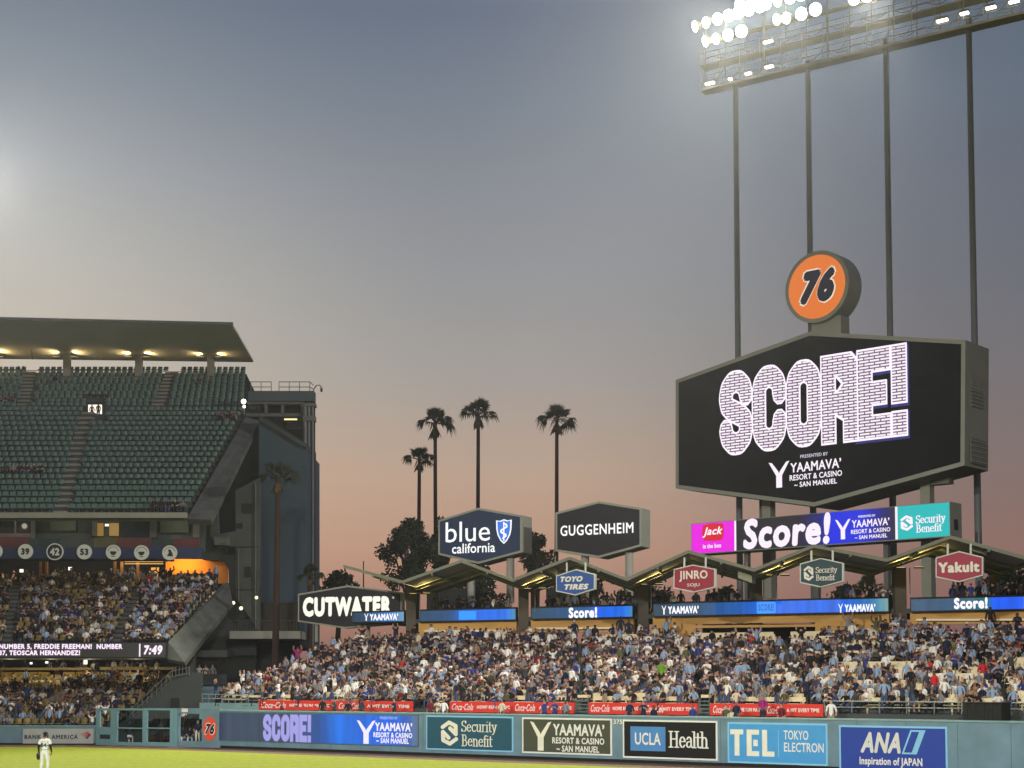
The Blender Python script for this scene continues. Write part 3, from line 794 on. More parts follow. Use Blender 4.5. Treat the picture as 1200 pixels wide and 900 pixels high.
mb = MB(); pxprism(mb, prect(123, 127, 614, 616.5), D - .4, .1); mb.build('lamp', glow('lamp_white', (255, 244, 220), 1.6), gs, True)
mb = MB()
for r_, mi in ((prect(XL, 34, 629, 642), 0), (prect(34, 70, 631, 642), 1), (prect(70, 110, 634, 642), 3), (prect(110, 137, 630, 642), 2), (prect(137, 177, 630, 642), 0), (prect(177, 203, 632, 642), 1), (prect(203, 234, 631, 642), 0)): pxprism(mb, r_, 114.6, .4, mi)
mb.build('balcony_front', [m_redc, mat('dull_teal_cloth', (52, 66, 62), .9, .2, 1), mat('dull_yellow_cloth', (92, 88, 56), .9, .2, 1), m_concd], gs, True)
mb = MB(); pxprism(mb, prect(XL, 236, 641.5, 654.5), 114.0, .5); mb.build('fascia', m_navyf, gs, True)
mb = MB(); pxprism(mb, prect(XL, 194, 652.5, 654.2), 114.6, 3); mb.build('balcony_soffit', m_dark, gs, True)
# concourse behind the middle deck
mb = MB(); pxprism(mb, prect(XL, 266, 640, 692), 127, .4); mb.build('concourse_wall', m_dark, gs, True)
each('strip_lamp', [prect(x0, x1, y, y + 1.0) for x0, x1, y in ((-30, 25, 655.6), (70, 92, 655.8), (140, 158, 655.4), (146, 191, 657.5), (146, 191, 660))], 119, .1, glow('amber_tube', (236, 180, 100), 1.0), gs)
for x_ in (10, 80, 150):
    ld = bpy.data.lights.new('concourse_lamp', 'POINT'); ld.energy = 60; ld.color = (1, .7, .34); ld.shadow_soft_size = .2
    lo = bpy.data.objects.new('concourse_lamp', ld); col.objects.link(lo); lo.location = P(x_, 658, 123.5)
m_orange = mat('orange_alcove', (216, 138, 44), .8, .12, .6)
mb = MB(); al = [(194, 682), (194, 655)] + [(205, 653.5), (222, 651.5), (238, 653), (252, 653.5), (261, 656), (266, 661), (267, 670), (266, 684)]
pxprism(mb, al, 125.6, .3); mb.build('alcove', m_orange, gs, True)
ld = bpy.data.lights.new('alcove_lamp', 'AREA'); ld.energy = 200; ld.color = (1, .64, .26); ld.size = 4.5; ld.size_y = .3; ld.shape = 'RECTANGLE'
lo = bpy.data.objects.new('alcove_lamp', ld); col.objects.link(lo); lo.location = P(228, 653, 124.4); lo.rotation_euler = (R(28), 0, 0)
mb = MB(); pxprism(mb, prect(177, 186, 665, 688), 125.2, .2); mb.build('lit_doorway', glow('amber_door', (250, 178, 84), .95), gs, True)
each('concourse_post', [prect(x, x + 2.5, 652, 684) for x in (46, 53, 133, 141, 160)], 124, .3, mat('amber_post', (160, 116, 66), .8, .1), gs)
each('lamp', [prect(x, x + 4, y, y + 3.6) for x, y in ((23, 667), (80, 664.5))], 123, .1, glow('lamp_white', (255, 244, 220), 1.6), gs)
# below the middle deck: dark concourse, yellow rail and panels
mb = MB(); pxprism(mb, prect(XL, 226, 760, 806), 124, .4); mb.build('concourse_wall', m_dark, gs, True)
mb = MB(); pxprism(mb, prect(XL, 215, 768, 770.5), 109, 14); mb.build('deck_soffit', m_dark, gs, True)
each('yellow_rail', (prect(XL, 107, 782.4, 785.3), prect(117, 206, 781.6, 785)), 119.6, .4, m_seaty, gs)
each('yellow_panel', [prect(-58 + k * 14.6 + .8, -58 + k * 14.6 + 13.6, 787.5, 799) for k in range(3, 17) if k != 8], 120.2, .2, mat('yellow_board', (176, 148, 62), .6, .1), gs)
each('lamp', [prect(x, x + w, y, y + 2.4 + (w == 4) * 3) for x, y, w in ((35, 776, 2.5), (53, 775, 3), (98, 773, 4))], 119.4, .1, glow('lamp_white', (255, 244, 220), 1.3), gs)
for x_ in (12, 60, 105, 160):
    ld = bpy.data.lights.new('concourse_lamp', 'POINT'); ld.energy = 150; ld.color = (1, .86, .58); ld.shadow_soft_size = .3
    lo = bpy.data.objects.new('concourse_lamp', ld); col.objects.link(lo); lo.location = P(x_, 774, 116.5)
# side wall: sloping parapet, recess, raking concrete below, piers
mb = MB(); 
q0 = [P(x, y, D) for x, y, D in ((219, 608, 114.6), (247, 609, 114.6), (304, 493, 133.5), (288, 488, 133.5))]
mb.prism(q0, (0, .5, -.35)); mb.build('raking_parapet', mat('weathered_concrete', (92, 94, 88), .9, .3, .8), gs, True)
mb = MB()
q0 = [P(x, y, D) for x, y, D in ((288, 488, 133.6), (304, 488, 133.6), (304, 470, 135), (290, 441, 145), (288, 438, 146))]
mb.prism(q0, (0, .6, -.4)); mb.build('raking_parapet', m_concd, gs, True)
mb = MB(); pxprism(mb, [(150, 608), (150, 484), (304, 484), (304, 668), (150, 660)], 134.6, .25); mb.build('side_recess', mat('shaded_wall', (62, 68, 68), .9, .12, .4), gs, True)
mb = MB(); pxprism(mb, [(228, 612), (250, 606), (250, 640), (262, 650), (300, 650), (300, 768), (228, 768), (268, 684), (268, 668), (262, 657), (236, 655), (230, 640)], 124.2, 1.2); mb.build('side_wall', m_concd, gs, True)
each('pier', ([(276, 575), (304, 560), (304, 740), (276, 700)], [(246, 598), (254, 586), (256, 628), (246, 628)], [(246, 628.2), (275.8, 622), (275.8, 640), (256, 640)]), 123.4, .7, mat('pier_concrete', (84, 86, 82), .9, .2, .5), gs)
mb = MB(); 
q0 = [P(x, y, D) for x, y, D in ((196, 772, 107.8), (216, 776, 107.8), (272, 706, 120), (268, 683, 123.5), (262, 683, 123.5), (197, 752, 108.2))]
mb.prism(q0, (0, .5, -.25)); mb.build('raking_wall', mat('weathered_concrete', (92, 94, 88), .9, .3, .8), gs, True)
mb = MB(); pxprism(mb, prect(217, 227, 757, 836), 112, 1.0); mb.build('pier', m_conc, gs, True)
mb = MB(); pxprism(mb, [(196, 769), (216, 776), (275, 706), (300, 706), (300, 800), (196, 800)], 124.5, .4); mb.build('concourse_wall', m_dark, gs, True)
each('wall_opening', (prect(284, 296, 590, 601), prect(277, 284, 613, 619), prect(287, 294, 664, 676)), 123.3, .08, m_dark, gs)
each('wall_joint', (prect(276.5, 303, 640.5, 641.3), prect(276.5, 303, 690.5, 691.3)), 123.32, .06, m_dark, gs)
each('conduit', (prect(299, 300, 566, 738), prect(279, 279.8, 642, 704)), 123.2, .15, m_steel, gs)
each('window_grid', (prect(251, 269, 629, 638.5),), 123.1, .1, mat('pale_louvre', (110, 112, 104), .7, .3, 3), gs)
# viewing box with a few people in it beside the pier
mb = MB(); pxprism(mb, prect(228, 266, 790, 803), 113, .3); mb.build('balcony_front', mat('balcony_grey', (58, 64, 64), .9, .1), gs, True)
mb = MB(); pxprism(mb, prect(228, 266, 762, 770), 113, 3); mb.build('lintel', m_concd, gs, True)
mb = MB(); pxprism(mb, prect(227, 268, 800, 836), 113.3, .5); mb.build('base_wall', m_teal, gs, True)
# stair flank wall and rail on the right of the lower deck
sw = thing('stair_flank', 'dark green stair wall with sloping handrails right of the lower seats', 'stair', P(200, 850, 107))
mb = MB(); pxprism(mb, [(150, 842), (206, 790), (220, 788), (236, 788), (236, 842)], 107.6, .5); mb.build('flank_wall', mat('stair_green', (66, 72, 68), .85, .12, .6), sw, True)
mb = MB()
for dy in (0, 6.5): mb.tube([P(152, 838 - 6 + dy, 107.2), P(200, 793 - 6 + dy, 107.2), P(222, 790 - 8 + dy, 107.2)], .035, 6)
for k in range(9):
    x = 156 + k * 5.5; y = 838 - (x - 152) * .937
    mb.tube([P(x, y - 5, 107.2), P(x, y + 6, 107.2)], .022, 5)
for k in range(6):
    x = 202 + k * 4; mb.tube([P(x, 781, 107.25), P(x, 792, 107.25)], .022, 5)
mb.build('handrail', m_steel, sw, True)
mb = MB(); pxprism(mb, prect(200, 209, 818, 829), 107.4, .2); mb.build('hatch', m_dark, sw, True)

# message board on the front of the middle deck
fr = Frame(P(0, 770, 107.4), P(194, 770.5, 107.4))
f = fr.at(97, 771)
t = thing('message_board', 'long black LED message board with two lines of pale text and a clock', 'message board', f)
b = pbox(f, -120, 195, 752.5, 771)
MB().box(b[0], b[1], 0, b[3], -.35, 0).build('housing', m_black, t)
MB().box(b[0] + .05, b[1] - .05, .05, b[3] - .05, .002, .012).build('screen', glow('black_led', (30, 26, 30), .6), t)
m_led = glow('pale_led_text', (246, 226, 246), 1.1)
for s, r_ in (('NUMBER 5, FREDDIE FREEMAN!  NUMBER', (-1, 143.5, 754.5, 761.5)), ('37, TEOSCAR HERNANDEZ!', (-1, 94, 762, 768.8))): letters(t, s, pbox(f, *r_), m_led, .02, .055)
letters(t, '7:49', pbox(f, 168.5, 190.5, 756, 767.3), m_led, .02, .055, .15)
m_ledbar = m_led
q = pbox(f, 163, 164.6, 754.5, 769.5); MB().box(*q, .013, .02).build('divider', m_led, t)

# round number discs along the navy fascia
m_disc = mat('disc_white', (206, 208, 200), .6, .05); m_discink = mat('disc_ink', (38, 42, 50), .6, .05)
dlab = {'36': 'white disc cut by the left edge of the photo, left of the disc reading 39', '39': 'white round disc with dark number 39 on the navy fascia',
        '42': 'larger dark round disc with white number 42 and white ring on the fascia', '53': 'white round disc with dark number 53 on the navy fascia',
        'a': 'white emblem disc just right of the disc reading 53', 'b': 'white emblem disc between two other emblem discs, second from the right', 'c': 'rightmost round disc, white with a dark leaning figure emblem'}
ff = Frame(P(0, 648, 113.7), P(200, 648, 113.7))
for s, x, y, r_ in (('36', -5.5, 646.3, 8.6), ('39', 30, 646.3, 8.8), ('42', 64.5, 646.6, 10), ('53', 99, 646.8, 8.8), ('a', 133, 647.2, 8.8), ('b', 166, 647.6, 8.8), ('c', 199, 647.8, 8.8)):
    f = ff.at(x, y + r_); rr = r_ / F_PX * 113.7
    t = thing('number_disc', dlab[s], 'disc', f, 'round discs along the fascia')
    ring = [(rr * math.cos(2 * math.pi * k / 28), rr + rr * math.sin(2 * math.pi * k / 28), .1) for k in range(28)]
    inv = s == '42'
    MB().prism(ring, (0, 0, -.1)).build('disc', m_disc, t)
    i2 = rr * (.86 if inv else .9)
    if inv: MB().disc((0, rr, .105), (1, 0, 0), (0, 1, 0), i2, i2, 28).build('face', m_discink, t)
    if s.isdigit():
        letters(t, s, (-rr * .56, rr * .56, rr * .55, rr * 1.45), m_disc if inv else m_discink, .115, .06)
    else:
        mb = MB()
        for k in range(9):   # ring of tiny marks along the rim
            a = R(20 + k * 17.5); mb.disc((rr * .72 * math.cos(a), rr + rr * .72 * math.sin(a), .112), (math.sin(a), -math.cos(a), 0), (math.cos(a), math.sin(a), 0), rr * .085, rr * .06, 8)
        if s in 'ab':
            mb.poly([(-rr * .42, rr * 1.12, .112), (-rr * .42, rr * .95, .112), (-rr * .2, rr * .62, .112), (rr * .2, rr * .62, .112), (rr * .42, rr * .95, .112), (rr * .42, rr * 1.12, .112)])
            mb.poly([(-rr * .3, rr * .5, .112), (-rr * .2, rr * .4, .112), (rr * .2, rr * .4, .112), (rr * .3, rr * .5, .112)])
        else:
            mb.poly([(-rr * .35, rr * .55, .112), (rr * .45, rr * .5, .112), (rr * .4, rr * .9, .112), (rr * .1, rr * 1.45, .112), (-rr * .22, rr * 1.4, .112), (-rr * .1, rr * 1.0, .112)])
        mb.build('emblem', m_discink, t)

# ------------------------------------------------------------------ stair tower at the end of the grandstand
tw = thing('stair_tower', 'blue green service tower at the right end of the grandstand with rooftop railing', 'building', P(335, 850, 128))
Dt = 130
mb = MB(); pxprism(mb, [(303.5, 492), (322, 503), (359, 526), (359, 760), (303.5, 760)], Dt, 9); mb.build('wall', m_blue, tw, True)
mb = MB(); pxprism(mb, [(303.5, 486), (322, 497), (359, 520), (359, 525.6), (322, 503), (303.5, 491.5)], Dt - .3, 3); mb.build('coping', m_concd, tw, True)
mb = MB(); pxprism(mb, prect(291, 368, 458, 470), Dt + 3, 1.2); mb.build('parapet', mat('tower_band', (80, 92, 98), .8, .08, .4), tw, True)
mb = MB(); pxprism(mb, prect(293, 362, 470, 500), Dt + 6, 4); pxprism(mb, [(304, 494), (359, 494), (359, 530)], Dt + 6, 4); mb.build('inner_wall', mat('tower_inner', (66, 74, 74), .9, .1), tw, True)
m_twin = mat('tower_window', (30, 40, 44), .25, .1)
for x0, x1 in ((291.5, 310), (314, 329), (333.5, 352)):
    mb = MB(); pxprism(mb, prect(x0, x1, 474, 484), Dt + 5.6, .1); mb.build('window', m_twin, tw, True)
mb = MB()
for r_ in (prect(290, 356, 470, 473.4), prect(310, 312.5, 470, 486), prect(329.5, 332, 470, 486), prect(352.5, 355, 470, 486), prect(288, 356, 484.2, 488)): pxprism(mb, r_, Dt + 3.2, .6)
mb.build('window_frame', m_conc, tw, True)
mb = MB(); pxprism(mb, prect(333, 348, 490.4, 492), Dt + 5, .15); pxprism(mb, prect(293, 300, 490.6, 492), Dt + 5, .15); mb.build('strip_lamp', glow('warm_tube', (250, 226, 160), 1.4), tw, True)
mb = MB()
for k in range(3): pxprism(mb, prect(336, 352, 494.5 + 3 * k, 496 + 3 * k), Dt + 4.6 - .3 * k, .4)
mb.build('stair_tread', m_conc, tw, True)
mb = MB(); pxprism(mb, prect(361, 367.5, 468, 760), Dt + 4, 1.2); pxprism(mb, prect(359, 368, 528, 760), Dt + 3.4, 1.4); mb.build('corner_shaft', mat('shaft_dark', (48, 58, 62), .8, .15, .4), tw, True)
mb = MB()
for x, w in ((357.5, .16), (362, .12), (366.5, .1)): mb.tube([P(x, 473, Dt + 3), P(x, 760, Dt + 3)], w, 8)
pxprism(mb, prect(355, 369.5, 472, 476), Dt + 2.8, 1); pxprism(mb, prect(355, 369, 487, 493), Dt + 2.8, 1)
mb.build('downpipe', m_steel, tw, True)
mb = MB()
for (x0, x1) in ((294, 318), (327, 363)):
    for y in (447.5, 453.5): mb.tube([P(x0, y, Dt + 3.1), P(x1, y, Dt + 3.1)], .035, 6)
    n = 3 if x0 < 300 else 4
    for k in range(n): x = lerp(x0, x1, k / (n - 1)); mb.tube([P(x, 447.3, Dt + 3.1), P(x, 458.5, Dt + 3.1)], .035, 6)
mb.tube([P(363, 447.5, Dt + 3.1), P(367, 451, Dt + 8)], .035, 6); mb.tube([P(363, 453.5, Dt + 3.1), P(367, 456, Dt + 8)], .035, 6)
mb.build('roof_railing', m_steel, tw, True)
mb = MB(); mb.tube([P(367, 460, Dt + 3.2), P(368.2, 455, Dt + 3.2), P(371, 451.6, Dt + 3.2), P(374, 451.2, Dt + 3.2), P(376, 452.6, Dt + 3.2), P(376.4, 455, Dt + 3.2)], .05, 6)
pxprism(mb, prect(375.3, 377.6, 454.5, 458.5), Dt + 3.1, .3); mb.build('hooked_lamp', m_concd, tw, True)
# lit lamp on the deck end
mb = MB(); c = P(285.5, 470.5, 133.2)
mb.tube([P(286, 488, 133.4), P(286, 474, 133.4)], .06, 6); mb.build('lamp_post', m_steel, tw, True)
def ball(mb, c, r, mi=0, seg=10, rings=6, sz=1.0):
    c = Vector(c); b = len(mb.v)
    for i in range(rings + 1):
        a = math.pi * i / rings
        for k in range(seg): mb.v.append((c.x + r * math.sin(a) * math.cos(2 * math.pi * k / seg), c.y + r * math.sin(a) * math.sin(2 * math.pi * k / seg), c.z + r * sz * math.cos(a)))
    for i in range(rings):
        for k in range(seg): mb.f.append((b + i * seg + k, b + i * seg + (k + 1) % seg, b + (i + 1) * seg + (k + 1) % seg, b + (i + 1) * seg + k)); mb.m.append(mi)
mb = MB(); ball(mb, c, .22); ball(mb, c + Vector((.05, 0, -.45)), .13); mb.build('lamp', glow('floodlamp', (255, 250, 232), 4), tw, True)
# balcony at the foot of the tower
mb = MB(); pxprism(mb, prect(269, 352, 739.5, 748.5), 122, 6); mb.build('balcony_slab', m_concl, tw, True)
mb = MB(); pxprism(mb, prect(266, 350, 748.5, 790), 127, .4); mb.build('lower_wall', m_dark, tw, True)
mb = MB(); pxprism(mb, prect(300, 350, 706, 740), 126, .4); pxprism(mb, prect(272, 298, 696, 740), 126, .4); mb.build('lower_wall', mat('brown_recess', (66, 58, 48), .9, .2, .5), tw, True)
mb = MB()
for k in range(22): x = 272 + k * 3.6; mb.tube([P(x, 727, 122.3), P(x, 740, 122.3)], .02, 4)
mb.tube([P(271, 727, 122.3), P(352, 727, 122.3)], .035, 6); mb.build('balcony_railing', m_concd, tw, True)
for k, (x, y, r_, lab) in enumerate(((273.5, 706.5, 2.1, 'round warm globe lamp leftmost of three under the tower'), (282.5, 712.8, 2.3, 'round warm globe lamp lowest of three under the tower'), (300.5, 700.3, 2.0, 'round warm globe lamp highest and rightmost of three under the tower'))):
    c = P(x, y, 121); t = thing('globe_lamp', lab, 'lamp', c, 'globe lamps under the tower')
    mb = MB(); ball(mb, (0, 0, 0), r_ / F_PX * 121); mb.build('globe', glow('warm_globe', (255, 232, 190), 1.8), t)
    MB().tube([(0, 0, .1), (0, 0, 2.2)], .02, 5).build('cord', m_black, t)
# ------------------------------------------------------------------ outfield bleachers
BKO = Vector((0, 107.0, 0)); BKU = Vector((.898, -.439, 0)); BKF = Frame(BKO, BKO + BKU)     # line of the rear boards
def on_back(x, off=0.0, y=735):
    f = BKF.off(off); a, b = f.px(x, y); p = f.pt(a, 0); p.z = 0; return p
FRF = WF.off(-2.9)
def on_front(x, y=825):
    a, b = FRF.px(x, y); p = FRF.pt(a, 0); p.z = 0; return p
FZ, BZ, NROW = 2.62, 6.6, 24
FL, FR_, BR, BL = on_front(247), on_front(1330), on_back(1330, 1.2), on_back(418, 1.2)
for p in (FL, FR_): p.z = FZ
for p in (BL, BR): p.z = BZ
pav = Deck(FL, FR_, BR, BL, NROW, ((452, 520), (683, 680), (824, 800), (955, 915), (1185, 1120)), (9, 10, 9, 11, 11), .475)
m_bench = mat('cream_bench', (222, 208, 168), .5, .08, 1.5)
m_yellow = mat('mustard_wall', (196, 152, 82), .7, .08, .5)
m_rail = mat('galvanised_rail', (140, 144, 140), .45, .08, 2, metal=.3)
bl = thing('bleacher_stand', 'wide crowded bleacher stand with cream benches behind the outfield wall', 'grandstand', (FL + FR_) / 2 * 1.0)
mb = MB(); pav.terrace(mb, drop=1.6)
wl = WF.off(-.4); q0, q1 = wl.pt(-2, 0), wl.pt(WEND, 0)
mb.quad((q0.x, q0.y, 1.5), (q1.x, q1.y, 1.5), (FR_.x, FR_.y, 1.5), (FL.x, FL.y, 1.5))
mb.build('terrace', m_concd, bl, True)
pav.aisle_steps(m_conc, bl)
# benches: one per row and block between the aisles
for i in range(NROW):
    t = (i + .62) / NROW; l, r = pav.ends(t); fr = Frame(l, r); z = pav.z(i); W = (Vector((r.x - l.x, r.y - l.y, 0))).length
    cuts = []
    for (f0, b0), wd in zip(pav.aisles, pav.aw):
        a = fr.px(lerp(f0, b0, t), project((l + r) / 2)[1])[0]; cuts.append((a - .55, a + .55))
    edges = [0.1] + [v for c in cuts for v in c] + [W - .1]
    for k in range(0, len(edges) - 1, 2):
        a0, a1 = edges[k], edges[k + 1]
        if a1 - a0 < 1 or a1 < 0 or (i > 19 and False): continue
        if len(cuts) and k // 2 == 5 and i < 2: pass
        mb = MB()
        def bar(x0, x1, c0, c1, z0, z1):
            q = [fr.pt(x0, 0, c1), fr.pt(x1, 0, c1), fr.pt(x1, 0, c0), fr.pt(x0, 0, c0)]
            mb.hexa([(p.x, p.y, z0) for p in q] + [(p.x, p.y, z1) for p in q])
        bar(a0, a1, -.18, .14, z + .40, z + .45); bar(a0, a1, -.2, -.17, z + .55, z + .78)
        n = max(2, int((a1 - a0) / 2))
        for j in range(n + 1):
            a = lerp(a0 + .1, a1 - .1, j / n); bar(a - .03, a + .03, -.2, -.1, z, z + .7)
        mb.build('bench', m_bench, bl, True)
# red banners behind the wall
m_red = mat('red_banner', (222, 60, 48), .6, .06); m_bw = mat('banner_white', (236, 220, 208), .6, .04)
BN = WF.off(-2.75)
for x0, x1, lab, items in ((303, 484, 'red banner behind the wall above the blue end of the LED board', (('s', .02, .19), ('h', .215, .48), ('s', .54, .68), ('e', .72, .98))),
                           (527, 673, 'red banner behind the wall above the petrol and olive signs', (('s', .02, .2), ('h', .23, .5), ('s', .54, .7), ('e', .73, .98))),
                           (690, 817.5, 'red banner behind the wall above the black sign', (('s', .02, .2), ('h', .23, .5), ('s', .54, .7), ('e', .66, .98))),
                           (832, 964.5, 'red banner behind the wall above the sky blue sign', (('s', .03, .2), ('h', .24, .48), ('s', .52, .66), ('e', .69, .97)))):
    xm = (x0 + x1) / 2; yb = 831.3 + (xm - 337) * .0125; 
    f = BN.at(xm, yb + .8)
    t = thing('banner', lab, 'banner', f, 'red banners behind the wall')
    a0, a1 = f.px(x0, yb)[0], f.px(x1, yb)[0]
    H = .62
    MB().box(a0, a1, 0, H, -.08, 0).build('panel', m_red, t)
    for kind, p0, p1 in items:
        bx = (lerp(a0, a1, p0), lerp(a0, a1, p1), H * .34, H * .66)
        if kind == 's': letters(t, 'Coca\u2011Cola', (bx[0], bx[1], H * .18, H * .82), m_bw, .012, .02, .45)
        else: letters(t, 'HOME RUN MAGIC' if kind == 'h' else 'A HIT EVERY TIME', bx, m_bw, .012, .055)
# front rails
def railing(name, label, fr, x0, x1, ys, y_bot, n, group=None, r=.03):
    f = fr.at((x0 + x1) / 2, y_bot); t = thing(name, label, 'railing', f, group); mb = MB()
    for y0, y1 in ys:
        p, q = f.px(x0, y0), f.px(x1, y1); mb.tube([(p[0], p[1], 0), (q[0], q[1], 0)], r, 6)
    for k in range(n):
        x = lerp(x0, x1, k / (n - 1)); yt = lerp(ys[0][0], ys[0][1], k / (n - 1)); yb_ = y_bot + (x - (x0 + x1) / 2) * .012
        p, q = f.px(x, yt), f.px(x, yb_); mb.tube([(p[0], p[1], 0), (q[0], q[1], 0)], r * .9, 6)
    mb.build('bars', m_rail, t)
    return t
railing('guard_rail', 'two bar guard rail at the left end of the bleachers, above the round badge', BN, 237, 291, ((813.6, 814.2), (818.6, 819.2)), 823.5, 8)
railing('guard_rail', 'long two bar guard rail between the last red banner and the black box', BN, 966, 1127, ((821.5, 823.2), (828.6, 830.2)), 836, 6)
railing('guard_rail', 'two bar guard rail at the right edge, right of the black box', BN, 1174, 1290, ((823.6, 825), (831, 832.5)), 838, 4)
f = BN.at(262, 829.5); st = thing('ledge_wall', 'low teal ledge under the guard rail at the left end of the bleachers', 'wall', f)
b = pbox(f, 234, 303, 823.8, 831); MB().box(b[0], b[1], b[2] - .7, b[3], -.4, .02).build('ledge', m_tealcap, st)
# small gate openings between the banners
for k, (x0, x1) in enumerate(((287.5, 302), (673.8, 689.2), (818.3, 831.3), (946, 966))):
    if k == 3: continue
    ym = 824 + (x0 - 290) * .008
    f = BN.at((x0 + x1) / 2, ym + 9)
    t = thing('stair_gate', ('grey slatted stair gate at the left end of the first red banner', 'grey slatted stair gate between second and third red banners', 'grey slatted stair gate between third and fourth red banners')[k], 'gate', f, 'stair gates between the banners')
    b = pbox(f, x0, x1, ym - 8, ym + 9); mb = MB()
    for j in range(4): mb.box(b[0], b[1], .05 + j * .2, .12 + j * .2, -.06, 0)
    for a in (b[0], b[1] - .06): mb.box(a, a + .06, 0, .85, -.08, -.062)
    mb.build('gate_frame', mat('gate_grey_green', (96, 112, 104), .7, .1), t)
    MB().box(b[0] + .1, b[1] - .1, .87, 1.02, -.4, -.1).build('step', m_bench, t)

# rear wall and LED fascia boards
mbays = [(412, 474, 717.6, 729, 'a'), (490.5, 605, 714.8, 727.6, 'b'), (622, 742, 711.5, 724.5, 'c'), (765, 1042, 704.6, 719.8, 'd'), (1066.5, 1300, 699.6, 714.5, 'e')]
rw = thing('rear_wall', 'mustard wall along the back of the bleachers under the LED boards', 'wall', on_back(700, .1))
RWF = BKF.off(-.35)
def fx_prism(mb, fr, pts, c0, c1, mi=0):
    q = [fr.pt(*fr.px(x, y), c1) for x, y in pts]; mb.prism(q, fr.n * (c0 - c1), mi)
mb = MB()
for x0, x1, yt, yb, k in mbays[1:]:
    s = (yb - yt)
    if k == 'd':
        fx_prism(mb, RWF, [(x0, 721.5), (x1, 718), (x1, 728), (x0, 731.5)], -.3, 0)
        fx_prism(mb, RWF, [(815, 733), (x1, 730.5), (x1, 733.5), (815, 736)], -.3, 0)
        fx_prism(mb, RWF, [(x0, 731), (815, 731), (815, 746), (x0, 748)], -.3, -.05)
        fx_prism(mb, RWF, [(955, 728), (x1, 728), (x1, 744), (955, 746)], -.3, -.05)
    else: fx_prism(mb, RWF, [(x0, yb - .5), (x1, yb - 1.5), (x1, yb + 16), (x0, yb + 17)], -.3, 0)
mb.build('wall_panel', m_yellow, rw, True)
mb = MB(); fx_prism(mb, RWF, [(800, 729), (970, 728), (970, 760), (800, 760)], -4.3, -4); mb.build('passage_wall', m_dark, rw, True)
m_wlamp = mat('white_ledge', (236, 226, 200), .5, .05)
mb = MB()
for x0, x1, yt, yb, k in mbays[1:]:
    if k == 'd': fx_prism(mb, RWF, [(990, 737), (x1, 736.3), (x1, 738), (990, 738.8)], 0, .25); continue
    fx_prism(mb, RWF, [(x0 + 8, yb + 11), (x1, yb + 10.4), (x1, yb + 12.6), (x0 + 8, yb + 13.2)], 0, .25)
mb.build('ledge', m_wlamp, rw, True)
m_ledw2 = glow('white_led_warm', (244, 244, 250), 1.1)
boards = {}
brs = [(0, (14, 60, 84)), (.35, (10, 78, 130)), (.6, (8, 92, 190)), (.75, (4, 98, 236)), (1, (24, 120, 190))]
labs = {'a': 'shortest LED board, at the far left end of the bleachers over the black angular sign', 'b': 'LED board fading to bright blue with a pale blue square, second from left',
        'c': 'LED board with one bold white exclamation and bright blue right end, third from left', 'd': 'longest LED board, blue with white words at both ends', 'e': 'LED board running out of the right edge with a bold white exclamation'}
for x0, x1, yt, yb, k in mbays:
    xm = (x0 + x1) / 2; f = BKF.at(xm, yb)
    t = thing('ribbon_board', labs[k], 'LED board', f, 'LED boards along the rear of the bleachers')
    b = pbox(f, x0, x1, yt, yb); h = b[3]
    sl = 0.0
    MB().box(b[0], b[1], -.04, h + .12, -.3, 0).build('housing', m_black, t)
    w0, w1 = b[0] + .06, b[1] - .06
    if k == 'a': stops = [(0, (20, 50, 70)), (.3, (30, 70, 110)), (.7, (30, 110, 190)), (1, (110, 160, 190))]
    elif k == 'd': stops = [(0, (16, 58, 76)), (.2, (10, 70, 110)), (.36, (10, 88, 170)), (.55, (0, 104, 240)), (.82, (4, 100, 230)), (.93, (40, 120, 180)), (1, (110, 160, 160))]
    elif k == 'b': stops = [(0, (26, 66, 98)), (.3, (14, 72, 120)), (.41, (10, 84, 160)), (.42, (0, 104, 240)), (.9, (4, 110, 236)), (1, (70, 140, 180))]
    elif k == 'c': stops = [(0, (16, 64, 88)), (.36, (10, 76, 124)), (.6, (8, 88, 160)), (.63, (0, 96, 240)), (.92, (4, 110, 236)), (1, (60, 140, 190))]
    else: stops = [(0, (10, 70, 104)), (.25, (8, 74, 114)), (.4, (30, 110, 120)), (.43, (0, 92, 246)), (1, (10, 90, 240))]
    MB().box(w0, w1, .04, h, .002, .014).build('screen', glow_ramp('led_ribbon', w0, w1, stops, 1.0, 1.2), t)
    bx = lambda *q: pbox(f, *q)
    if k == 'a': why(t, bx(427, 432, 718.8, 727.5), m_ledw2, .03); letters(t, "YAAMAVA\u2019", bx(433.5, 467, 719, 727), m_ledw2, .03, .06)
    if k == 'b': q = bx(538, 558, 716.3, 726); MB().box(q[0], q[1], max(q[2], .05), min(q[3], h - .02), .016, .022).build('patch', glow('cyan_led', (24, 150, 250), 1.05), t)
    if k == 'c': letters(t, 'Score!', bx(666.5, 700, 711.6, 724.2), m_ledw2, .03, .055)
    if k == 'd':
        for x in (776, 983):
            dy = -(x - 776) * .0105
            why(t, bx(x - .5, x + 5, 709.6 + dy, 720.2 + dy), m_ledw2, .03); letters(t, "YAAMAVA\u2019", bx(x + 7, x + 43, 710 + dy, 719.2 + dy), m_ledw2, .03, .06)
        q = bx(887, 909, 705.6, 718.8); q = (q[0], q[1], max(q[2], .05), min(q[3], h - .02)); MB().box(*q, .016, .022).build('patch', glow('cyan_led', (24, 150, 250), 1.05), t)
        letters(t, 'SCORE!', (lerp(q[0], q[1], .08), lerp(q[0], q[1], .92), lerp(q[2], q[3], .2), lerp(q[2], q[3], .85)), glow('deep_led', (10, 100, 220)), .03, .06)
    if k == 'e': letters(t, 'Score!', bx(1118, 1157.5, 700.2, 713.6), m_ledw2, .03, .055)
